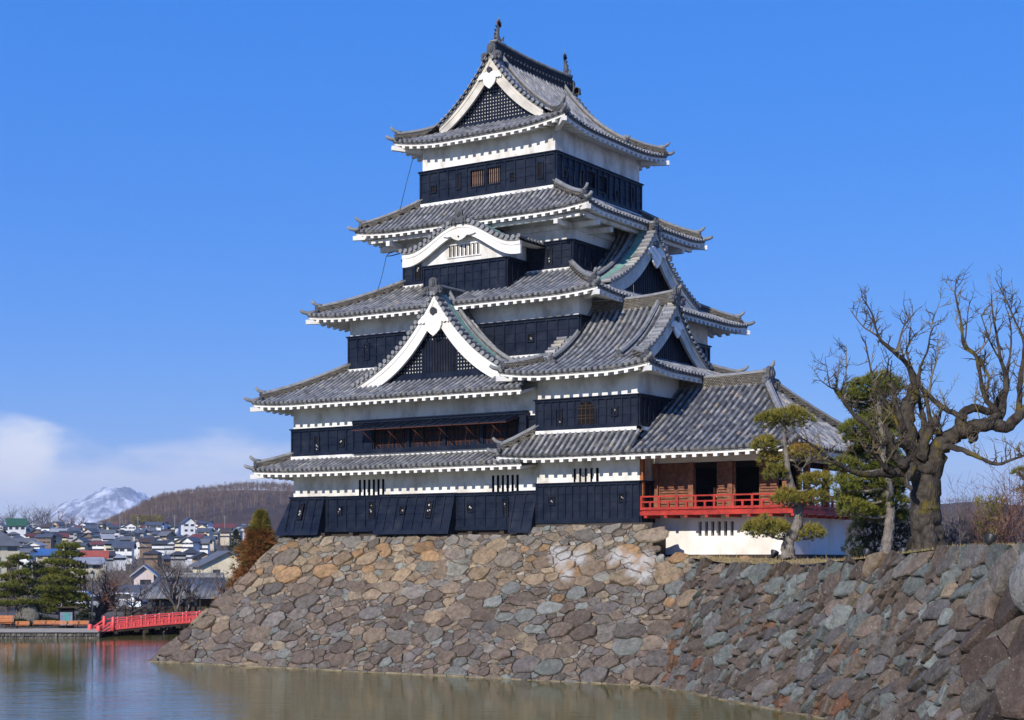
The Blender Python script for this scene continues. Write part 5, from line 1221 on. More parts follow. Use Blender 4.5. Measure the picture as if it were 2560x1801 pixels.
def shrub(name, label, cat, c_list, d, nm, ln, wd, dens, rb=.4, stem='farbark', n=9):
    foot = P(c_list[0][0], 1399, d); foot.z = -.1; t = thing(name, label, cat, foot); fb = MB(); tw = MB()
    for (X, Y, rx, rz) in c_list:
        k = d/FPX; c = P(X, Y, d+U(-.6,.6)); pad(fb, tw, c, rx*k, rz*k, ln, wd, dens, n, rb=rb+U(-.1,.1)); g_ = Vector((foot.x+U(-.3,.3), foot.y+U(-.3,.3), foot.z)); tw.tube([g_, (g_+c)/2+rv()*.15, c], [.06,.045,.02], 5, 0)
    tw.build('stems', [M[stem]], t); fb.build('crown', [M[nm]], t); return t
shrub('pine_shrub', 'dark green bushy pine behind the tall straight pine trunk', 'shrub', [(2170,1335,46,30),(2140,1380,34,26),(2200,1378,36,26),(2245,1345,32,28),(2235,1392,30,18),(2185,1300,40,24),(2255,1310,26,22),(2150,1340,30,22),(2215,1330,40,30),(2160,1395,36,18),(2262,1360,28,26),(2210,1290,36,24)], 65, 'needle_dark', .2, .026, 1.2)
# --- the old pruned tree
def twigs(mb, p, d, ln, r, lev, rnd=None):
    if lev == 0 or ln < .1: return
    pts = [p]; rad = [r]; q = p; dd = d.normalized(); n = 4
    for i in range(n):
        dd = (dd + rv()*.22 + Vector((0,0,.06))).normalized(); q = q + dd*ln/n; pts.append(q); rad.append(r*(1-.8*(i+1)/n)+.003)
    mb.tube(pts, rad, 4 if r < .03 else 6, 0, rnd, False)
    for i in range(1, n+1):
        for _ in range(2 if lev > 1 else 1):
            if R() < .62: twigs(mb, pts[i], (dd*.6 + rv()*.9 + Vector((0,0,.25))).normalized(), ln*U(.3,.6), rad[i]*.7+.002, lev-1, rnd)
OD = 57.0
old = thing('old_tree', 'huge old bare tree with gnarled mossy trunk and twisted limbs, right of the pavilion', 'tree', P(2325,1392,OD))
tb_ = MB()
trk = [(2330,1404,150),(2326,1388,104),(2320,1350,84),(2315,1300,76),(2313,1255,72),(2318,1205,74),(2322,1165,66)]
limb(tb_, trk, OD, 20, .10)
for a, b_ in (((2290,1405,46),(2306,1340,40)), ((2362,1406,48),(2338,1330,40)), ((2322,1406,46,-.8),(2322,1330,44,-.35)), ((2350,1403,40,.6),(2335,1330,40,.3))): limb(tb_, [a, ((a[0]+b_[0])/2,(a[1]+b_[1])/2,43)+tuple(a[3:]), b_, (2318,1260,34)], OD, 8, .1)
tb_.build('trunk', [M['oldbark']], old)
LIMBS = [
 [(2325,1185,56),(2345,1125,48,-.2),(2387,1088,42,-.5),(2432,1069,36,-.8),(2478,1060,32,-.9),(2515,1066,30,-.9),(2547,1042,27,-1),(2572,1012,24,-1)],
 [(2312,1190,50),(2288,1138,44,.2),(2273,1092,40,.4),(2268,1046,40,.4),(2279,995,36,.3),(2291,962,26,.2)],
 [(2292,970,22,.2),(2272,918,12,.1),(2238,882,11,-.2),(2214,863,9,-.3),(2196,840,5,-.4),(2180,785,4,-.6),(2153,740,2,-.8)],
 [(2216,864,7,-.3),(2190,838,5,-.1),(2158,817,3.5,.2),(2126,776,2,.3)],
 [(2240,884,6,-.2),(2258,820,4,.2),(2272,800,3,.4),(2292,775,2,.6)],
 [(2293,966,16,.2),(2300,920,6,0),(2318,880,5,-.3),(2325,840,4,-.5),(2336,812,2,-.6)],
 [(2295,955,12,.2),(2268,890,5,.6),(2272,860,4,.8),(2290,834,3,1)],
 [(2410,1048,14,-.6),(2390,1036,13,-.3),(2362,1022,13,0),(2325,992,13,.1),(2304,972,11,.2)],
 [(2322,990,8,.1),(2330,940,5,-.2),(2342,900,4,-.4),(2346,870,2,-.5)],
 [(2308,1200,38),(2268,1180,30,-.4),(2210,1185,18,-.9),(2145,1184,14,-1.4),(2090,1157,9,-1.9),(2034,1115,6,-2.2),(1995,1090,3,-2.4)],
 [(2092,1158,6,-1.9),(2050,1150,4,-2.2),(2020,1160,3,-2.5),(2000,1178,2,-2.6)],
 [(2300,1180,36,.2),(2272,1115,26,-.3),(2200,1106,18,-.8),(2176,1069,13,-1.1),(2135,1037,9,-1.3),(2108,1000,9,-1.4),(2090,975,11,-1.4)],
 [(2090,976,7,-1.4),(2094,950,4,-1.5),(2097,925,2,-1.6)],[(2112,1002,6,-1.3),(2114,940,4,-1),(2116,900,3,-.9),(2115,863,2,-.8)],
 [(2090,975,5,-1.4),(2070,965,3,-1.7),(2050,950,2,-1.9)],
 [(2285,1125,16,.2),(2246,1066,11,.6),(2217,1010,8,.8),(2186,966,7,1),(2176,920,4,1.1),(2163,854,3,1.2)],[(2187,968,5,1),(2215,935,4,.8),(2222,895,2,.7)],
 [(2470,1062,22,-.9),(2492,1040,20,-1),(2492,1030,18,-1),(2462,992,11,-1.2),(2450,941,9,-1.3),(2440,890,9,-1.3),(2411,863,9,-1.4),(2402,800,5,-1.5),(2388,735,3.5,-1.6),(2391,698,1.5,-1.6)],
 [(2462,994,9,-1.2),(2472,945,7,-1.0),(2458,920,6,-.9),(2446,892,7,-1.1)],[(2412,864,5,-1.4),(2418,800,3,-1.1),(2424,755,2,-1)],[(2440,888,5,-1.3),(2470,850,4,-1),(2478,810,3,-.8)],
 [(2497,1060,18,-.9),(2510,1001,15,-.6),(2515,946,13,-.4),(2502,900,9,-.4),(2492,836,6,-.3),(2482,785,4,-.2),(2478,735,2,-.2)],
 [(2515,946,9,-.4),(2525,890,6,-.1),(2528,830,4,.1),(2520,780,3,.2)],[(2502,902,6,-.4),(2478,862,4,-.6),(2460,810,3,-.8),(2452,785,2,-.9)],
 [(2547,1042,16,-1),(2548,1001,14,-1),(2553,936,12,-1),(2561,863,9,-1),(2544,817,5,-.9),(2520,762,3,-.8),(2487,694,1.5,-.7)],
 [(2400,1078,30,-.5),(2410,1030,22,-.2),(2440,1022,20,0),(2470,1028,20,0),(2490,1020,16,.1),(2500,990,12,.2),(2520,960,10,.3)],
 [(2350,1160,18,-.2),(2360,1120,15,-.8),(2395,1122,14,-1.1),(2446,1143,10,-1.4),(2492,1161,8,-1.6),(2538,1147,6,-1.8),(2560,1140,5,-1.9)],
 [(2300,1150,30,-.3),(2320,1090,22,-.5),(2330,1065,24,-.5),(2338,1050,16,-.5),(2336,1040,10,-.5)],[(2330,1080,14,-.5),(2348,1083,9,-.6),(2352,1083,6,-.6)],
 [(2262,1080,20,.2),(2235,1000,5,.1),(2228,980,3,.1)],[(2272,1150,22,-.4),(2240,1150,16,-.7),(2215,1135,10,-.9)],
 [(2330,1075,14,-.4),(2318,1010,10,-.3),(2312,975,9,-.1)],
 [(2262,1170,26,-.8),(2232,1128,18,-1.0),(2222,1085,14,-1.1),(2205,1062,9,-1.2)],[(2235,1185,16,-.9),(2205,1160,12,-1.3),(2190,1135,9,-1.5),(2165,1128,6,-1.6)],
 [(2290,1120,26,.5),(2310,1070,16,.6),(2304,1030,12,.6),(2296,1000,9,.5)],[(2330,1140,20,.4),(2352,1098,14,.6),(2345,1060,9,.7),(2352,1030,5,.8)],
 [(2250,1060,14,.6),(2232,1030,8,.9),(2240,985,5,1.1),(2226,940,3,1.2),(2230,900,2,1.2)],[(2432,1070,14,-.4),(2440,1095,11,-.7),(2425,1105,9,-.9),(2444,1092,7,-1)],
 [(2286,1165,24,-.7),(2265,1205,16,-1.0),(2280,1225,10,-1.1)]]
cr_ = MB(); lb = MB()
for q in LIMBS:
    q2 = [((x[0], x[1], x[2]*1.02) + tuple(x[3:])) for x in q]; p, r = limb(lb if q[0][2] > 13 else cr_, q2, OD, 11 if q[0][2] > 13 else 6, .21)
    for i in range(3, len(p)):
        w = r[i]
        if w < .10 and R() < .68:
            d = (rv()*.9 + Vector((0,0,.8))).normalized(); twigs(cr_, p[i], d, U(.25,.8), min(w*.5,.024)+.004, 2, R())
        elif w < .34 and R() < .30: twigs(cr_, p[i], (rv()*.6 + Vector((0,0,1))).normalized(), U(.4,1.25), .024, 3, R())
lb.build('limbs', [M['oldbark']], old); cr_.build('crown', [M['twig']], old)
# --- twiggy winter thickets on the right
M['redtwig'] = rndmat('reddish_twigs', [(0,(.08,.042,.034)),(.6,(.16,.085,.065)),(1,(.23,.14,.11))], .9, .1)
M['greytwig'] = rndmat('grey_twigs', [(0,(.07,.058,.052)),(.6,(.14,.115,.105)),(1,(.20,.17,.155))], .9, .1)
def thicket(label, X0, X1, Yt, Yb, d, m, n, name='twiggy_shrub', zb=-.1, grn=0):
    foot = P((X0+X1)/2, 1399, d); foot.z = zb; t = thing(name, label, 'shrub', foot); mb = MB(); k = d/FPX
    for i in range(n):
        X = U(X0, X1); dd = d+U(-2,2); b = P(X, YH, dd); b.z = zb; edge = 1-abs((X-(X0+X1)/2)/((X1-X0)/2))**2.5
        h = (YH-Yt)*k*(.35+.65*edge)*U(.6,1.03); twigs(mb, b, Vector((U(-.25,.25),U(-.25,.25),1)), h, .022, 3, R())
    mb.build('stems', [m], t)
    if grn:
        fb = MB()
        for i in range(grn):
            c = P(U(X0,X1), U(Yt+20,Yb), d+U(-1.5,1.5)); tuft(fb, c, Vector((0,0,1)), .3, .03, 7, U(.2,.9))
        fb.build('foliage', [M['needle_gold']], t)
    return t
thicket('tall reddish brown leafless thicket at the far right behind the wall', 2480, 2640, 1175, 1380, 72, M['redtwig'], 46)
thicket('rust brown shrub with some green growth left of the reddish thicket', 2440, 2510, 1225, 1380, 69, M['redtwig'], 30, grn=190)
thicket('low grey brown twiggy bushes just right of the old tree trunk', 2350, 2450, 1300, 1385, 70, M['greytwig'], 34)
thicket('grey leafless bush behind the old tree and the low twiggy bushes', 2350, 2470, 1240, 1385, 95, M['greytwig'], 40)
cloud_pine('small pine at the right edge behind the reddish thicket', [(2575,1400,20),(2570,1300,14),(2566,1200,9)], [(2555,1187,26,10),(2575,1200,26,10),(2562,1230,20,9)], 78, 'needle_green', 1.2)
# --- russet conifer beside the stone base
def conifer(label, X, Yt, Yb, w, d, nm, n, zb, name='conifer_tree', nm2=None):
    foot = P(X, YH, d); foot.z = zb; t = thing(name, label, 'tree', foot); k = d/FPX; H = (Yb-Yt)*k; base = P(X, Yb, d); mb = MB(); tb_ = MB(); g2 = MB()
    tb_.tube([foot, base, base+Vector((0,0,H*.95))], [.28,.24,.03], 8, 0)
    for i in range(n):
        a = U(0,6.283); q = R()**.8; rr = w*k*(1-q)**.85*(.45+.6*abs(mnoise.noise(Vector((q*9+X,a*1.3,0)))) + .5*R()*R()); s_ = math.sqrt(R())
        p = base + Vector((math.cos(a)*rr*s_, math.sin(a)*rr*s_, H*q)); tuft(g2 if (nm2 and (q > .86 or R() < .10)) else mb, p, (Vector((math.cos(a),math.sin(a),.35))).normalized(), .5, .05, 9, U(.1,.9))
    tb_.build('trunk', [M['farbark']], t); mb.build('crown', [M[nm]], t)
    if nm2: g2.build('upper_crown', [M[nm2]], t)
    return t
conifer('russet orange conifer with a green tip rising behind the left slope of the stone base', 652, 1283, 1590, 175, 112, 'russet', 4200, -5, nm2='needle_gold')
conifer('dark green round conifer left of the russet conifer, before the hillside houses', 590, 1325, 1410, 48, 300, 'needle_dark', 700, ter(300))
# ================================================================== the far shore: bridge, benches, trees, houses
def bridge():
    t = thing('footbridge', 'bright red wooden footbridge with railings rising from the shore to behind the stone base', 'bridge', G(247,112.5,-5.0))
    A0 = P(247, 1590, 113.2); A1 = P(283, 1575, 113.6); B = P(560, 1555, 117.5)
    def deck(s):   # s 0..1 from second post to the far end
        p = A1.lerp(B, s); p.z = A1.z + (B.z-A1.z)*s + .10*math.sin(math.pi*min(1, s*.8)); return p
    dv = (B-A1); dv.z = 0; dv.normalize(); sd_ = Vector((-dv.y, dv.x, 0)); W_ = 2.4
    dk = MB(); n = 16
    for i in range(n):
        a, b = deck(i/n), deck((i+1)/n); dk.obox(a + Vector((0,0,-.18)), b-a, sd_*W_, (0,0,.16), 0)
        if i % 3 == 0: 
            for o in (0, W_): dk.beam(a+sd_*o+Vector((0,0,-.2)), a+sd_*o+Vector((0,0,-.2))+Vector((0,0,.001))+dv*.3, .2, .2, 0)
    dk.obox(A0+Vector((0,0,-.02)), A1-A0, sd_*W_, (0,0,.12), 0)
    dk.build('deck', [M['sill']], t)
    pr_ = MB()
    for s in (.28, .62): 
        for o in (.2, W_-.2): 
            c = deck(s) + sd_*o; pr_.tube([Vector((c.x,c.y,WATER-.3)), c+Vector((0,0,-.1))], .16, 8, 0)
        pr_.obox(deck(s)+Vector((0,0,-.45)), sd_*W_, dv*.25, (0,0,.25), 0)
    pr_.build('pier', [M['sill']], t)
    for o in (0, W_):
        r = MB(); z = Vector((0,0,1))
        for (h, w, hh) in ((.66,.09,.08), (.36,.08,.12), (.06,.09,.14)):
            for i in range(n): r.beam(deck(i/n)+sd_*o+z*h, deck((i+1)/n)+sd_*o+z*h, w, hh, 0)
        for i in range(0, n*2+1, 2): 
            c = deck(i/(2*n))+sd_*o; big = i % 4 == 0; r.beam(c+z*.05, c+z*(.70 if big else .38), .11, .11, 0, up=(1,0,0))
            if big and 0 < i: r.beam(c+z*.70, c+z*.74, .12, .12, 1, up=(1,0,0))
        a, b = A0+sd_*o, A1+sd_*o
        for h0_, h1_ in ((.35,.66), (.15,.38), (.02,.10)): r.beam(a+z*h0_, b+z*h1_, .08, .09, 0)
        r.build('railing', [M['bridge_red'], M['paper']], t)
        p = MB(); p.tube([a-z*.1, a+z*.66, a+z*.70, a+z*.74], [.17,.17,.15,.05], 10, 0); p.build('end_post', [M['bridge_red']], t)
        p = MB(); p.tube([b-z*.1, b+z*.78, b+z*.81, b+z*.87, b+z*.92], [.12,.12,.09,.12,.03], 10, 0); p.build('end_post', [M['bridge_red']], t)
bridge()
# benches
M['benchwood'] = flat('orange_bench_slats', (.42,.14,.04), .6, .3, .2, 5)
def make_bench():
    t = thing('bench', '', 'bench'); s = MB(); L_ = 1.6; t.scale = (.56,.56,.56)
    for i in range(4): s.box(-L_/2, L_/2, -.42+i*.115, -.42+i*.115+.095, .40, .435, 0)
    s.build('seat', [M['benchwood']], t); b = MB()
    for i in range(4): b.obox((-L_/2, .03+i*.045, .50+i*.115), (L_,0,0), (0,.03,.0), (0,.035,.095), 0)
    b.build('backrest', [M['benchwood']], t)
    for sx_ in (-.72, .72):
        g = MB(); g.box(sx_-.03, sx_+.03, -.40, -.34, 0, .40); g.box(sx_-.03, sx_+.03, -.02, .05, 0, .5); g.obox((sx_-.03,-.0,.45), (.06,0,0), (0,.05,0), (0,.19,.5)); g.box(sx_-.03, sx_+.03, -.42, .06, .36, .40); g.build('leg', [M['iron']], t)
    return t
b0 = make_bench(); bl = ['leftmost orange bench, cut by the photo edge at the shore', 'orange bench second from the left along the shore path', 'orange bench third from the left, below the leftmost pine trunk', 'shaded wooden bench left of the pair under the pines',
      'shaded wooden bench right of the pair under the pines', 'wooden bench just left of and below the dark notice board', 'wooden bench directly below the right half of the notice board', 'rightmost wooden bench beside the lamp post near the red bridge']
bz = MB()
for i, (X, d) in enumerate(((6,116.5),(28,116.6),(58,116.7),(98,118.2),(123,118.3),(152,117.6),(180,117.7),(207,117.8))):
    o = b0
    if i:
        o = b0.copy(); col.objects.link(o)
        for ch in b0.children: c = ch.copy(); col.objects.link(c); c.parent = o
    o.location = G(X, d, -4.995); o.scale = (.56,.56,.56); o.rotation_euler = (0,0,TH+U(-.06,.06)); tag(o, bl[i], 'bench', 'benches along the far shore')
# pines on the far shore
def shore_pine(label, trunk, pads, d, nm, dens=.5): return cloud_pine(label, trunk, [(q[0], q[1], q[2]*.9, q[3]*.55) for q in pads], d, nm, dens, .30, .06, True, 'garden pines on the far shore', 8)
shore_pine('pine at the far left edge with flat layered cushions and a visible twin trunk',
  [(46,1572,9),(44,1540,8),(38,1500,7),(42,1460,6),(46,1400,4)],
  [(49,1398,34,10),(30,1416,34,11),(55,1437,26,10),(14,1449,30,12),(56,1458,34,11),(20,1470,42,13),(50,1484,38,12),(18,1492,38,12),(12,1514,32,13),(60,1510,26,10)], 121, 'needle_green', .62)
shore_pine('darker pine behind and between the two big shore pines', [(86,1570,8),(84,1480,7),(80,1400,4)], [(82,1422,26,16),(90,1440,30,16),(80,1465,28,16),(88,1490,26,16),(84,1515,24,14)], 126, 'needle_dark', .6)
shore_pine('largest shore pine with a tall domed top above the notice board', [(162,1572,10),(160,1520,9),(158,1460,8),(161,1400,6),(170,1365,4)],
  [(172,1371,34,13),(170,1391,42,13),(147,1411,46,13),(187,1418,30,12),(129,1433,38,13),(184,1438,36,13),(147,1456,55,17),(190,1460,30,15),(143,1478,60,17),(160,1496,62,17),(122,1512,46,16),(192,1502,34,14),(96,1528,26,12),(140,1530,34,12),(185,1522,30,12)], 122, 'needle_green', .62)
# bare cherry trees
def bare_tree(label, X, Yf, d, H, spread, lean, n1, name='bare_tree', zb=None, mt='farbark', r0=.2, lev=3, group=None, fork=.35, tm='greytwig'):
    f = P(X, Yf, d); 
    if zb is not None: f.z = zb
    t = thing(name, label, 'tree', f, 0, group); tr_ = MB(); cr = MB(); top = f + RR*lean*H + Vector((0,0,H*.72))
    pts, rad = smooth_line([f, f.lerp(top,.25)+rv()*.12, f.lerp(top,.55)+rv()*.2, top], [r0, r0*.8, r0*.6, r0*.25], 4, .1); tr_.tube(pts, rad, 8, 0)
    for i in range(n1):
        j = int(len(pts)*(fork + (1-fork)*i/n1)); p = pts[min(j, len(pts)-1)]; a = U(0,6.283); d_ = (RR*math.cos(a) + VV*math.sin(a)*.8)*spread + Vector((0,0,U(.25,1.0)))
        twigs(cr, p, d_, H*U(.35,.62), r0*.42*(1-.6*i/n1)+.012, lev, R())
    tr_.build('trunk', [M[mt]], t); cr.build('crown', [M[tm]], t); return t
bare_tree('bare tree with a pale leaning trunk rising above the grey tiled gatehouse roof', 447, 1535, 128, 4.9, .55, -.20, 16, zb=-5.0, r0=.22, lev=3)
bare_tree('thin bare tree just right of the leaning one, before the gatehouse', 473, 1533, 129, 3.9, .7, .01, 12, zb=-5.0, r0=.15, lev=3)
bare_tree('bare tree with low spreading branches before the white gable left of the gatehouse', 318, 1530, 131, 3.2, 1.2, .35, 14, zb=-5.0, r0=.13, lev=3)
bare_tree('squat weeping bare tree with a thick dark trunk beside the lamp post', 243, 1540, 124, 3.3, 1.1, .22, 18, zb=-5.0, r0=.3, lev=4, tm='redtwig')
bare_tree('bare tree standing before the cream gabled building on the right', 555, 1500, 150, 3.6, .8, .05, 12, zb=-4.8, r0=.12, lev=3)
bare_tree('thin bare tree behind the red bridge near the car park', 290, 1535, 140, 3.6, .7, -.1, 10, zb=-4.9, r0=.1, lev=3)
# lamp post, notice board, monument, posts
lp = thing('street_lamp', 'thin black lamp post with a glazed lantern beside the bare trees', 'street lamp', G(231,121,-5.0)); f = G(231,121,-5.0); top = P(236,1436,121)
mb = MB(); mb.tube([f, f+Vector((0,0,.5)), Vector((f.x,f.y,top.z-.3))], [.07,.045,.035], 8); mb.build('pole', [M['iron']], lp)
mb = MB(); c = Vector((f.x,f.y,top.z-.25)); mb.tube([c-Vector((0,0,.05)), c+Vector((0,0,.3))], [.10,.17], 6, 0, smooth=False); mb.build('lantern', [flat('frosted_glass', (.32,.36,.36), .2, .5, .05)], lp)
mb = MB(); mb.tube([c+Vector((0,0,.3)), c+Vector((0,0,.45)), c+Vector((0,0,.56))], [.22,.08,.02], 6, 0, smooth=False); mb.build('lantern_cap', [M['iron']], lp)
nb = thing('notice_board', 'dark framed roofed notice board showing a coloured area map', 'notice board', G(166,118.5,-5.0)); zt = P(166,1520,118.5).z
def bx(mb, X0, X1, d, z0, z1, th, m=0): a, b = G(X0,d,z0), G(X1,d,z0); mb.obox(a, b-a, VV*th, (0,0,z1-z0), m)
mb = MB(); bx(mb,146,149,118.5,-5.0,zt,.12); bx(mb,182,185,118.5,-5.0,zt,.12); mb.build('frame_post', [M['sill']], nb)
mb = MB(); bx(mb,146,185,118.45,zt-1.55,zt,.06); mb.build('board', [M['dark']], nb)
mb = MB(); bx(mb,141,199,118.1,zt,zt+.08,.8); mb.build('roof', [M['sill']], nb)
mb = MB(); bx(mb,150,181,118.42,zt-1.28,zt-.32,.02); mb.build('map_sheet', [flat('pale_map', (.16,.21,.29), .7, .2, .25, 2.5)], nb)
mb = MB(); bx(mb,161,173,118.40,zt-1.15,zt-.38,.015); mb.build('map_area', [flat('map_green', (.07,.26,.24), .7, .2, .3, 4)], nb)
tag(boulder('monument_stone', G(72,121,-4.35), .95, 1.1, .6, 1.0, 21, M['stone'], (.13,.125,.11)), 'rounded dark grey monument stone under the shore pines', 'monument')
pl = thing('stone_pillar', 'dark square stone pillar standing before the gatehouse fence', 'pillar', G(374,131,-5.0)); mb = MB(); bx(mb,369,379,131,-5.0,P(374,1508,131).z,.3); mb.build('shaft', [flat('dark_granite', (.05,.052,.055), .5)], pl); mb = MB(); bx(mb,370,378,130.97,P(374,1508,131).z,P(374,1506,131).z,.24); mb.build('cap', [flat('granite_cap', (.07,.07,.075), .5)], pl)
sg_ = thing('sign_board', 'blank white sign board with a blue corner, left of the gatehouse', 'sign', G(338,134,-5.0)); mb = MB(); bx(mb,326,352,134,P(338,1521,134).z,P(338,1504,134).z,.06); mb.build('panel', [flat('white_blue_panel', (.70,.78,.84), .5, .3, .03)], sg_); mb = MB(); bx(mb,322,326,133.98,P(338,1512,134).z,P(338,1503,134).z,.05); mb.build('blue_mark', [flat('blue_mark', (.05,.16,.5), .5)], sg_)
for X in (328, 350): mb = MB(); bx(mb,X-.6,X+.6,134.08,-5.0,P(338,1521,134).z,.05); mb.build('leg', [M['iron']], sg_)
fn = thing('timber_fence', 'dark brown horizontal board fence in front of the gatehouse', 'fence', G(380,133,-5.0)); mb = MB()
for i in range(4): bx(mb,308,455,133,-4.95+i*.27,-4.95+i*.27+.23,.05)
mb.build('board_panel', [M['sill']], fn)
for i in range(8): mb = MB(); bx(mb,310+i*20,312.5+i*20,132.9,-5.0,-3.85,.1); mb.build('post', [M['sill']], fn)
# clipped hedge and low stone kerbs behind the benches
shrub('clipped_hedge', 'dark clipped hedge behind the benches left of the notice board', 'hedge', [(20,1560,26,9),(60,1562,22,8),(110,1556,24,9),(135,1560,16,8)], 121, 'needle_dark', .22, .05, 1.0, .5, n=7)
shrub('clipped_hedge', 'dark hedge clump right of the notice board below the lamp', 'hedge', [(205,1548,16,10),(222,1552,14,9),(212,1540,10,8)], 122, 'needle_dark', .22, .05, 1.0, .5, n=7)
# cars
M['silver'] = flat('silver_car_paint', (.40,.41,.43), .3, .6, .05, 2, metal=.3); M['whitecar'] = flat('white_car_paint', (.72,.73,.74), .3, .6, .04, 2); M['glass'] = flat('dark_glass', (.03,.035,.045), .1, .7, .1); M['tyre'] = flat('tyre_rubber', (.02,.02,.02), .8)
M['taillight'] = flat('red_lamp_lens', (.45,.02,.03), .3)
def car(label, X, d, z, yaw, paint, L_=4.4, hgt=1.55):
    t = thing('parked_car', label, 'car', G(X,d,z), yaw, 'cars parked behind the shore'); 
    def addp(name, mb, m): 
        o = mb.build(name, m); o.parent = t; return o
    b = MB(); w = 1.68; pr_ = [(-L_/2,.35),(-L_/2,.8),(-L_/2+.1,.95),(-L_*.18,.98),(L_/2-.9,.98),(L_/2-.05,.85),(L_/2,.6),(L_/2,.35)]; b.prism([(x,-w/2,y) for x, y in pr_], (0,w,0), 0)
    cb_ = [(-L_/2+.15,.95),(-L_*.42,hgt-.05),(-L_*.30,hgt),(L_*.08,hgt),(L_*.26,.98)]; b.prism([(x,-w/2+.1,y) for x, y in cb_], (0,w-.2,0), 0); addp('body', b, [paint])
    for sy_ in (-1, 1):
        g = MB(); q = [(-L_*.40,1.02),(-L_*.36,hgt-.1),(L_*.06,hgt-.1),(L_*.20,1.02)]; g.prism([(x,sy_*(w/2-.09),y) for x, y in q], (0,sy_*.015,0), 0); addp('side_window', g, [M['glass']])
    for sx_ in (-L_*.31, L_*.31):
        for sy_ in (-1, 1): 
            g = MB(); g.tube([(sx_,sy_*(w/2-.18),.32), (sx_,sy_*(w/2+.02),.32)], .32, 14, 0); wh = addp('wheel', g, [M['tyre']]); 
    for sy_ in (-.6, .6): g = MB(); g.box(-L_/2-.02, -L_/2+.02, sy_-.14, sy_+.14, .68, .84); addp('tail_light', g, [M['taillight']])
    return t
car('silver estate car parked behind the squat weeping tree', 272, 150, -4.85, TH+.25, M['silver']); car('white car parked right of the silver one near the fence', 300, 156, -4.82, TH+math.pi-.2, M['whitecar'], 3.9, 1.6); car('white van-like car half hidden left of the weeping tree', 208, 152, -4.85, TH+.1, M['whitecar'], 4.2, 1.85)
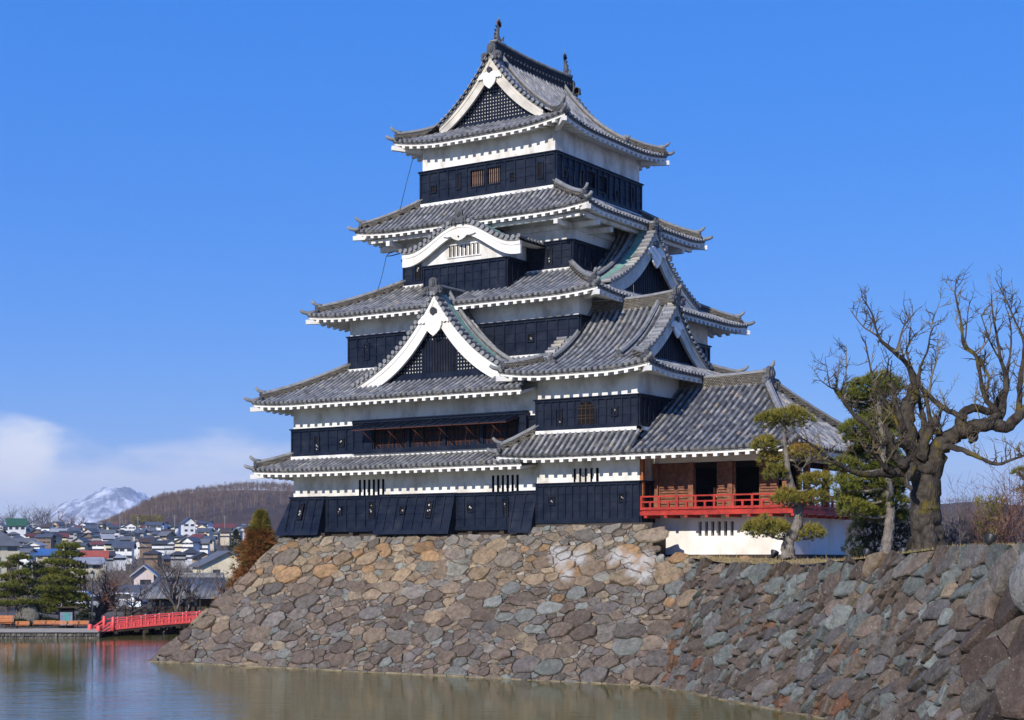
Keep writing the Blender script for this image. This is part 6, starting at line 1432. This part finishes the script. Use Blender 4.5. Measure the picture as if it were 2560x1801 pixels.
# houses
RC = {'dark blue': (.075,.088,.115), 'slate grey': (.13,.135,.145), 'dark brown': (.075,.05,.04), 'green': (.03,.10,.06), 'red': (.36,.085,.055), 'bright blue': (.04,.12,.30), 'teal': (.07,.15,.16), 'pale grey': (.32,.33,.35), 'rust brown': (.20,.095,.06), 'black': (.05,.053,.06), 'maroon': (.15,.045,.04), 'grey tiled': (.10,.105,.115)}
WC = {'white': (.74,.74,.73), 'cream': (.68,.60,.42), 'beige': (.50,.43,.33), 'grey': (.36,.36,.36), 'pinkish': (.58,.49,.46), 'brown': (.20,.14,.10), 'tan': (.44,.33,.21)}
HM = {}
def hm(c, k, r=.8):
    if c not in HM: HM[c] = flat((k + '_paint').replace(' ', '_'), c, r, .3, .14, .6)
    return HM[c]
def house(label, X, Yb, d, w, dp, h, roof, wallc, yaw=0.0, style='gable', pitch=.45, nwin=3, storeys=2, group='houses of the hillside town', name='town_house', cat='house', eave=.6, chim=False):
    p = P(X, Yb, d); t = thing(name, label, cat, p, TH+yaw, group)
    def part(nm, mb, m, par=None):
        o = mb.build(nm, m); o.parent = par or t; return o
    b = MB(); W2, D2 = w/2, dp/2; b.box(-W2, W2, -D2, D2, -2.5, h, 0); rh = pitch*(D2 if style != 'front' else W2)
    if style == 'front': b.prism([(-W2,-D2+.01,h), (W2,-D2+.01,h), (0,-D2+.01,h+rh)], (0,dp-.02,0), 0)
    elif style == 'gable': b.prism([(-W2+.01,-D2,h), (-W2+.01,D2,h), (-W2+.01,0,h+rh)], (w-.02,0,0), 0)
    part('wall', b, [hm(WC[wallc], wallc+' wall')]); r = MB(); e = eave; th = .18
    k = rh/(D2 if style != 'front' else W2)
    if style == 'gable':
        for sy_ in (-1, 1): r.add([(-W2-e, sy_*(D2+e), h-k*e), (W2+e, sy_*(D2+e), h-k*e), (W2+e, 0, h+rh), (-W2-e, 0, h+rh), (-W2-e, sy_*(D2+e), h-k*e+th), (W2+e, sy_*(D2+e), h-k*e+th), (W2+e, 0, h+rh+th), (-W2-e, 0, h+rh+th)], [(0,1,2,3),(4,5,6,7),(0,1,5,4),(1,2,6,5),(3,0,4,7)], 0)
    elif style == 'front':
        for sx_ in (-1, 1): r.add([(sx_*(W2+e), -D2-e, h-k*e), (sx_*(W2+e), D2+e, h-k*e), (0, D2+e, h+rh), (0, -D2-e, h+rh), (sx_*(W2+e), -D2-e, h-k*e+th), (sx_*(W2+e), D2+e, h-k*e+th), (0, D2+e, h+rh+th), (0, -D2-e, h+rh+th)], [(0,1,2,3),(4,5,6,7),(0,1,5,4),(1,2,6,5),(3,0,4,7)], 0)
    elif style == 'hip':
        q = min(D2, W2)*.9; z0 = h-k*e; z1 = h+rh
        A = [(-W2-e,-D2-e,z0),(W2+e,-D2-e,z0),(W2+e,D2+e,z0),(-W2-e,D2+e,z0)]; B_ = [(-W2+q,0,z1),(W2-q,0,z1)] if w >= dp else [(0,-D2+q,z1),(0,D2-q,z1)]
        if w >= dp: r.add(A+B_, [(0,1,5,4),(1,2,5),(2,3,4,5),(3,0,4),(3,2,1,0)], 0)
        else: r.add(A+B_, [(0,1,4),(1,2,5,4),(2,3,5),(3,0,4,5),(3,2,1,0)], 0)
    else: r.box(-W2-.2, W2+.2, -D2-.2, D2+.2, h, h+.35)
    ro = part('roof', r, [hm(RC[roof], roof+' roof', .65)])
    if storeys == 2 and style != 'flat' and w > 6 and R() < .6:
        q = MB(); q.add([(-W2-.9,-D2-1.0,h*.48-.15), (W2+.9,-D2-1.0,h*.48-.15), (W2+.9,-D2+.05,h*.48+.35), (-W2-.9,-D2+.05,h*.48+.35), (-W2-.9,-D2-1.0,h*.48-.02), (W2+.9,-D2-1.0,h*.48-.02), (W2+.9,-D2+.05,h*.48+.48), (-W2-.9,-D2+.05,h*.48+.48)], [(0,3,2,1),(4,5,6,7),(0,1,5,4),(1,2,6,5),(3,0,4,7)], 0); part('lower_roof', q, [hm(RC[roof], roof+' roof', .65)])
    for st_ in range(storeys):
        for i in range(nwin):
            x = -W2 + w*(i+.5)/nwin + U(-.2,.2); zz = h*(st_+.32)/storeys; ww, hh = U(.5,.85), h/storeys*.42; g = MB(); g.box(x-ww, x+ww, -D2-.06, -D2+.03, zz, zz+hh); part('window', g, [M['glass']])
    return t
SP_ = 'individually placed buildings of the town'
house('narrow tall pinkish white house with a steep front gable, left of the gatehouse', 363, 1540, 178, 2.1, 4, 4.6, 'pale grey', 'pinkish', .15, 'front', .8, 1, 2, SP_, eave=.45)
house('pinkish house with a long sloping roof edge behind the low bare tree', 318, 1540, 172, 5.6, 5, 1.7, 'slate grey', 'pinkish', -.5, 'front', .5, 2, 1, SP_)
house('large cream hall with a broad low gable and wide openings, left of the russet conifer', 558, 1455, 250, 8.0, 9, 2.6, 'slate grey', 'cream', .35, 'front', .5, 2, 1, SP_, 'hall_building', 'hall')
house('white two storey house with dark blue roof, above the narrow pinkish house', 310, 1402, 420, 4.6, 5, 3.6, 'dark blue', 'white', .1, 'gable', .5, 3, 2, SP_)
house('low house with bright red roof above the lamp post', 237, 1412, 330, 4.6, 4, 1.6, 'red', 'cream', .2, 'gable', .55, 2, 1, SP_)
house('cream shed with pale roof right of the tallest shore pine', 218, 1428, 290, 4.6, 4.5, 1.4, 'pale grey', 'cream', .5, 'gable', .4, 2, 1, SP_, 'shed', 'shed')
house('long low bright blue roofed house behind the two big shore pines', 118, 1402, 380, 4.4, 4, 1.5, 'bright blue', 'beige', .1, 'gable', .55, 2, 1, SP_)
house('cream tower-like building with a grey hipped roof at the far left edge', -4, 1440, 260, 5.0, 6, 5.2, 'slate grey', 'cream', .6, 'hip', .7, 2, 3, SP_, 'office_building', 'building')
house('white barn with twin pale gables above the narrow pinkish house', 344, 1378, 430, 4.2, 4, 1.4, 'pale grey', 'white', .1, 'front', .75, 2, 1, SP_)
house('tall white house with a pointed front gable right below the wooded hill', 470, 1334, 640, 4.6, 6, 4.2, 'dark blue', 'white', .35, 'front', .85, 2, 2, SP_)
house('white long house with maroon roof below the wooded hill on the right', 562, 1332, 640, 8.0, 5, 2.2, 'maroon', 'white', .15, 'gable', .5, 4, 1, SP_)
house('white two storey block with dark blue roof at the foot of the wooded hill', 386, 1335, 640, 5.8, 5, 3.6, 'dark blue', 'white', .05, 'gable', .4, 4, 2, SP_)
house('green roofed white house in the top left of the town', 42, 1330, 620, 6.6, 6, 2.6, 'green', 'white', .3, 'gable', .8, 3, 1, SP_)
house('small white hut with round looking pale roof below the tall pointed house', 438, 1351, 560, 2.6, 3, 1.3, 'pale grey', 'white', 0, 'front', .6, 1, 1, SP_, 'hut', 'hut')
house('small pale hut just right of the round roofed white hut', 466, 1350, 560, 2.8, 3, 1.2, 'pale grey', 'beige', .2, 'front', .5, 1, 1, SP_, 'hut', 'hut')
house('white cottage with pale grey roof near the right end of the topmost row', 598, 1338, 620, 3.2, 4, 2.0, 'pale grey', 'white', .4, 'front', .6, 1, 1, SP_)
rows = [('topmost hillside row', 1327, 760, [-6,10,24,62,78,94,112,130,148,164,182,198,216,234,252,270,290,312,334,356,404,422,440,490,506,520,586,612,634], .62), ('second hillside row', 1337, 680, [2,22,40,60,80,98,118,136,154,172,190,210,228,248,266,284,304,324,346,368,392,412,484,510,534,590,614,636], .62),
        ('third hillside row', 1348, 600, [-4,14,34,52,72,92,112,132,150,170,190,208,228,248,268,286,306,328,350,372,396,418,490,514,540,566,590], .6), ('fourth hillside row', 1361, 520, [4,26,48,70,92,114,136,158,204,226,248,270,292,316,372,396,420,444,470,496,522], .56), ('fifth hillside row', 1378, 440, [14,38,62,88,200,226,252,278,368,394,422,450,480,508], .5), ('lowest hillside row', 1404, 350, [24,70,190,268,292,386,416,446,478,506], .42)]
ORD = ['leftmost','second from left','third from left','fourth from left','fifth from left','sixth from left','seventh from left','eighth from left','ninth from left','tenth from left','eleventh from left','twelfth from left','thirteenth from left','fourteenth from left','fifteenth from left','sixteenth from left','seventeenth from left','eighteenth from left','nineteenth from left','twentieth from left','twenty-first from left','twenty-second from left','twenty-third from left','twenty-fourth from left','twenty-fifth from left','twenty-sixth from left','twenty-seventh from left','twenty-eighth from left','twenty-ninth from left']
rk = ['dark blue']*6 + ['slate grey']*5 + ['black']*4 + ['dark brown']*2 + ['pale grey']*2 + ['maroon']; wk = ['white']*9 + ['cream']*3 + ['beige']*3 + ['grey']*2 + ['tan','pinkish','brown','brown']
random.seed(23)
for rname, yb, d, xs, sc in rows:
    for i, X in enumerate(xs):
        rc, wc = random.choice(rk), random.choice(wk); st_ = random.choice(['gable','gable','hip','front']); ns_ = random.choice([1,2,2])
        house(f'{wc} house with {rc} roof, {ORD[i]} in the {rname}', X+U(-3,3), yb+U(-4,3), d*U(.95,1.05), U(5.2,8.2)*sc, U(4.5,6.5)*sc, (1.7 if ns_ == 1 else 3.1)*U(.85,1.1)*sc/.72, rc, wc, U(-.6,.6), st_, U(.38,.6), 3, ns_, eave=.55)
# gatehouse with a big tiled hip roof
gh = thing('gatehouse', 'low dark gatehouse with a broad grey tiled roof behind the red bridge', 'gatehouse', P(455,1534,150)); d0 = 150
mb = MB(); bx(mb,372,570,d0,-4.95,P(450,1500,d0).z,6.0); mb.build('wall', [M['sill']], gh)
ze_ = P(450,1497,d0).z; zr_ = P(450,1444,d0+4).z; a = G(343,d0-1.2,ze_); b = G(585,d0-1.2,ze_); c = G(585,d0+9,ze_); dd_ = G(343,d0+9,ze_); e1 = G(408,d0+3.8,zr_); e2 = G(560,d0+3.8,zr_)
mb = MB(); mb.add([a,b,c,dd_,e1,e2], [(0,1,5,4),(1,2,5),(2,3,4,5),(3,0,4),(3,2,1,0)], 1)
for i in range(54):
    t_ = (i+.5)/54; lo = a.lerp(b, t_); hi = lo + (e1-a) - RR*((e1-a).dot(RR)); Xs = (lo-a).dot(RR); lim_ = (e1-a).dot(RR); lim2 = (b-e2).dot(RR); Wd = (b-a).dot(RR); k = min(1, Xs/lim_, (Wd-Xs)/lim2)
    mb.tube([lo+Vector((0,0,.04)), lo.lerp(hi,k)+Vector((0,0,.04))], .075, 5, 0)
ridge_line(mb, [e1, e1.lerp(e2,.5), e2], .4, .3, 2, 2); ridge_line(mb, [a.lerp(e1,.05), a.lerp(e1,.5), e1], .3, .18, 2, 2)
mb.build('tile_roof', [M['tile'], M['pan'], M['tilegrey']], gh)
for X0, X1 in ((381,389),(404,410),(412,432),(434,438),(463,468),(474,480),(486,492)): mb = MB(); bx(mb,X0,X1,d0-.06,P(450,1522,d0).z if X1-X0 > 10 else P(450,1514,d0).z,P(450,1506,d0).z,.05); mb.build('window', [M['paper'] if X1-X0 < 10 else M['glass']], gh)
for X in (380,400,440,470,500): mb = MB(); bx(mb,X-1.2,X+1.2,d0-1.0,-4.95,ze_,.2); mb.build('post', [M['sill']], gh)
# utility poles
for i, (X, Yt, Yb, d, lab) in enumerate(((132,1295,1325,650,'utility pole left of centre on the town skyline, before the bare trees'),(165,1305,1340,600,'utility pole in the town right of the skyline bare trees'),(207,1298,1340,600,'utility pole with cross arms above the tallest shore pine'),(245,1290,1345,600,'utility pole just left of the wooded hill edge'),(300,1288,1345,600,'utility pole standing before the left end of the wooded hill'),(345,1292,1345,600,'utility pole by the bamboo clump at the hill foot'),(437,1288,1340,620,'utility pole before the middle of the wooded hill'),(489,1300,1345,620,'utility pole between the pointed white house and maroon roof'),(562,1290,1335,620,'utility pole above the maroon roofed house'),(382,1375,1410,400,'utility pole with wires above the gatehouse roof'),(304,1400,1440,300,'pale utility pole above the narrow pinkish house'),(281,1420,1450,260,'utility pole behind the weeping tree'),(78,1365,1395,420,'utility pole between the two big shore pines'))):
    t = thing('utility_pole', lab, 'utility pole', P(X,Yb,d), 0, 'utility poles in the town'); h = (Yb-Yt)*d/FPX; o = P(X,Yb,d); mb = MB(); r_ = .6*d/FPX*1.0
    mb.tube([o-Vector((0,0,2)), o+Vector((0,0,h))], r_, 6); mb.build('pole', [hm((.30,.29,.27),'concrete')], t); q = MB()
    for k in (.96, .86): q.beam(o+Vector((0,0,h*k))-RR*h*.11, o+Vector((0,0,h*k))+RR*h*.11, r_*1.2, r_*1.2)
    q.build('cross_arm', [hm((.22,.21,.2),'steel')], t)
# skyline trees on the left, bamboo, garden trees among the houses
for X, Yt, w_, lab in ((24,1277,.4,'conical bare tree on the far left skyline'),(62,1282,.8,'bare tree second from left on the skyline above the roofs'),(84,1279,.8,'bare tree third from left on the skyline'),(104,1274,.8,'tallest bare tree of the left skyline clump'),(122,1276,.8,'bare tree right of the tallest one on the left skyline'),(152,1285,1.0,'rounded purple brown bare tree in the middle of the left skyline'),(176,1288,1.0,'rounded bare tree right of the purple brown one'),(205,1298,.9,'rightmost low bare tree of the left skyline'),(6,1290,.9,'dark bushy tree at the left end of the skyline')):
    d = 800; bare_tree(lab, X, 1325, d, (1330-Yt)*d/FPX*1.05, w_, U(-.05,.05), 22, zb=P(X,1330,d).z, r0=.35, lev=3, group='bare trees on the left skyline', fork=.2, tm='redtwig' if X in (152,176) else 'greytwig')
# leafless undergrowth and gardens between the houses
mb = MB()
for i in range(1100):
    d = 150*(4.6**R()); X = U(-20, 640); b = P(X, YH, d); b.z = ter(d)-.2; h = U(1.2,3.4)*(d/300)**.25
    if d < 170 and 300 < X < 600: continue
    for k in range(9):
        dr = Vector((U(-.9,.9),U(-.9,.9),U(.4,1.3))); e_ = b + Vector((0,0,h*.2)) + dr*h*.62; s_ = RR*(.018+.00012*d)*U(.6,1.3); m_ = b.lerp(e_,.5)+rv()*h*.1
        mb.add([b-s_, b+s_, m_+s_*.7, e_, m_-s_*.7], [(0,1,2,3,4)], 0)
        for q in range(4): p0 = b.lerp(e_,U(.3,.9)); e2_ = p0 + (rv()+Vector((0,0,.5)))*h*.32; mb.add([p0-s_*.5, p0+s_*.5, e2_], [(0,1,2)], 0)
kind(mb.build('garden_undergrowth', [M['greytwig']]), 'stuff')
# ------------------------------------------------------------------ hills and mountain
M['hillsoil'] = flat('leaf_litter_hillside', (.085,.06,.05), .95, .1, .35, .02)
CR = [(240,1330),(262,1318),(290,1304),(330,1285),(370,1262),(410,1248),(460,1240),(520,1230),(580,1222),(640,1218),(760,1225),(1000,1240),(1400,1270),(1900,1270),(2200,1268),(2350,1262),(2420,1256),(2500,1262),(2700,1280),(2900,1300)]
def crest(X):
    if X <= CR[0][0]: return CR[0][1]
    for (a, b), (c, d) in zip(CR, CR[1:]):
        if X <= c: return b + (d-b)*(X-a)/(c-a)
    return CR[-1][1]
def hillz(X, t):   # t 0..1 foot to crest; depth 760..1250
    d = 760 + 490*t; zf_ = ter(760); zc_ = (YH-crest(X))/FPX*1250; return d, zf_ + (zc_-zf_)*(t**.8) if zc_ > zf_ else zf_
mb = MB(); NX, NT = 110, 12; vs = []
for j in range(NT+3):
    for i in range(NX+1):
        X = 235 + (2950-235)*i/NX
        if j <= NT: d, z_ = hillz(X, j/NT)
        else: d, z_ = (1250+(j-NT)*250, hillz(X, 1)[1] - (j-NT)*18)
        p = P(X, YH, d); p.z = z_ + (mnoise.noise(Vector((p.x,p.y,0))*.012)*5 if 0 < j else 0); vs.append(p)
fs = [(j*(NX+1)+i, j*(NX+1)+i+1, (j+1)*(NX+1)+i+1, (j+1)*(NX+1)+i) for j in range(NT+2) for i in range(NX)]
mb.add(vs, fs, 0, None, None, True); kind(mb.build('wooded_hill', [M['hillsoil']]), 'structure')
M['forest'] = rndmat('bare_forest', [(0,(.05,.036,.034)),(.5,(.105,.075,.068)),(.8,(.15,.105,.085)),(.95,(.19,.12,.075)),(1,(.22,.19,.17))], .95, .05)
mb = MB()
def ftree(b, H, wd):
    rb_ = R()*.8+.1; s_ = RR*wd; top = b+Vector((U(-.06,.06)*H,0,H*.9)); mb.add([b-s_, b+s_, top+s_*.3, top-s_*.3], [(0,1,2,3)], 0, min(1, rb_+.3)); cw = H*U(.24,.36); cc = b+Vector((0,0,H*.66))
    for k in range(46):
        v = rv(); r_ = R()**.5; q = cc + Vector((v.x*cw, v.y*cw, v.z*H*.36))*r_; p = q - (v*.6+Vector((0,0,.7)))*H*U(.10,.2); e_ = s_*U(.30,.6); mb.add([p-e_, p+e_, q], [(0,1,2)], 0, min(1, max(0, rb_+U(-.25,.25))))
for i in range(1700):
    X = U(245, 760) if i % 8 else U(2260, 2640); t_ = R()**.55; d, z_ = hillz(X, t_); H = U(4.5,8.2); ftree(P(X,YH,d)*1 + Vector((0,0,z_-.5)), H, .09)
for i in range(420):
    X = 245 + (760-245)*i/420 + U(-2,2); d, z_ = hillz(X, U(.8,1)); ftree(P(X,YH,d) + Vector((0,0,z_-.5)), U(4.5,7.5), .09)
kind(mb.build('hill_forest', [M['forest']]), 'stuff')
M['bamboo'] = rndmat('yellow_bamboo', [(0,(.08,.08,.02)),(1,(.26,.20,.05))], .8, .2)
bt = thing('bamboo_clump', 'yellow green bamboo clump at the left foot of the wooded hill', 'bamboo', P(365,1315,745)); mb = MB()
for i in range(420): b = P(U(330,408),1318,745+U(-8,8)); tuft(mb, b+Vector((0,0,U(.2,5.0))), Vector((0,0,1)), 1.3, .22, 6, R())
mb.build('foliage', [M['bamboo']], bt)
def snow_mat():
    m, t, b = mat('snow_and_rock', .9, .1); l = t.links.new; g = N(t, 'ShaderNodeNewGeometry'); sp = N(t, 'ShaderNodeSeparateXYZ'); n = N(t, 'ShaderNodeTexNoise'); n.inputs['Scale'].default_value = .007; n.inputs['Detail'].default_value = 9; n.inputs['Roughness'].default_value = .65; l(g.outputs['Position'], n.inputs['Vector'])
    r = ramp(t, [(.44,(.16,.18,.24)),(.60,(.78,.80,.85))]); l(n.outputs['Fac'], r.inputs[0]); l(r.outputs[0], b.inputs['Base Color']); return m
MT = [(60,1330),(110,1305),(140,1288),(170,1266),(200,1252),(225,1236),(250,1224),(275,1219),(300,1222),(325,1230),(350,1244),(380,1264),(430,1290),(480,1320)]
mb = MB(); vs = []; D0 = 9000; NXm, NYm = 150, 40
def mtop(X):
    for (a, b), (c, d) in zip(MT, MT[1:]):
        if X <= c: return b + (d-b)*(X-a)/(c-a)
    return MT[-1][1]
for j in range(NYm+1):
    for i in range(NXm+1):
        X = 60 + 420*i/NXm; t_ = j/NYm; d = D0 + 2200*t_; q = math.sin(math.pi*min(1, t_/.7)/2) if t_ < .7 else 1-(t_-.7)*1.2; zz = (YH-mtop(X))/FPX*(D0+1540)
        p = P(X, YH, d); nn = mnoise.ridged_multi_fractal(Vector((p.x,p.y,0))*.0019, .9, 2.1, 6, 1.0, 2.0)-1.0; p.z = 20 + (zz-20)*q + nn*66*(.25+.75*math.sin(math.pi*min(1, t_*1.15))) ; vs.append(p)
mb.add(vs, [(j*(NXm+1)+i, j*(NXm+1)+i+1, (j+1)*(NXm+1)+i+1, (j+1)*(NXm+1)+i) for j in range(NYm) for i in range(NXm)], 0); kind(mb.build('snowy_mountain', [snow_mat()]), 'structure')
# floodlights along the top of the wall
for i, (X, d, lab) in enumerate(((1934,68.5,'small black floodlight at the left foot of the cloud-pruned pine'),(2166,60.5,'small black floodlight just left of the tall straight pine trunk'),(2256,58.6,'black floodlight between the straight pine and the old tree'),(2474,50.5,'black floodlight on top of the wall right of the old tree'))):
    o = P(X, 1399, d); o.z = -.05 if X < 2400 else .35; t = thing('floodlight', lab, 'floodlight', o, 0, 'floodlights along the wall top'); mb = MB(); z = Vector((0,0,1)); f_ = (-RD*.2+RPERP*-.5+z*.9).normalized()
    mb.tube([o+z*.22-f_*.12, o+z*.22+f_*.02, o+z*.22+f_*.16, o+z*.22+f_*.18], [.07,.13,.19,.19], 10); mb.build('housing', [M['iron']], t)
    mb = MB(); mb.tube([o+z*.22+f_*.181, o+z*.22+f_*.19], .16, 10); mb.build('lens', [M['glass']], t)
    mb = MB()
    for sx_ in (-1, 1): mb.beam(o+RR*sx_*.17, o+RR*sx_*.17+z*.26, .025, .04)
    mb.beam(o-RR*.18+z*.01, o+RR*.18+z*.01, .06, .03); mb.build('bracket', [M['iron']], t)
# ------------------------------------------------------------------ air between here and the mountains
hz = MB(); hb_ = [CC + VV*(-60) - RR*2500, CC + VV*(-60) + RR*2500, CC + VV*13000 + RR*6000, CC + VV*13000 - RR*6000]
z0, z1 = WATER-1.2, 560.0
hz.add([Vector((p.x,p.y,z0)) for p in hb_] + [Vector((p.x,p.y,z1)) for p in hb_], [(0,3,2,1),(4,5,6,7),(0,1,5,4),(1,2,6,5),(2,3,7,6),(3,0,4,7)], 0)
hm_ = bpy.data.materials.new('haze_air'); hm_.use_nodes = True; t = hm_.node_tree; t.nodes.clear(); o_ = N(t, 'ShaderNodeOutputMaterial'); pv = N(t, 'ShaderNodeVolumePrincipled'); pv.inputs['Density'].default_value = 8.0e-5; pv.inputs['Color'].default_value = (.75,.84,.98,1); pv.inputs['Anisotropy'].default_value = 0.0
t.links.new(pv.outputs[0], o_.inputs['Volume']); kind(hz.build('haze', [hm_]), 'stuff')
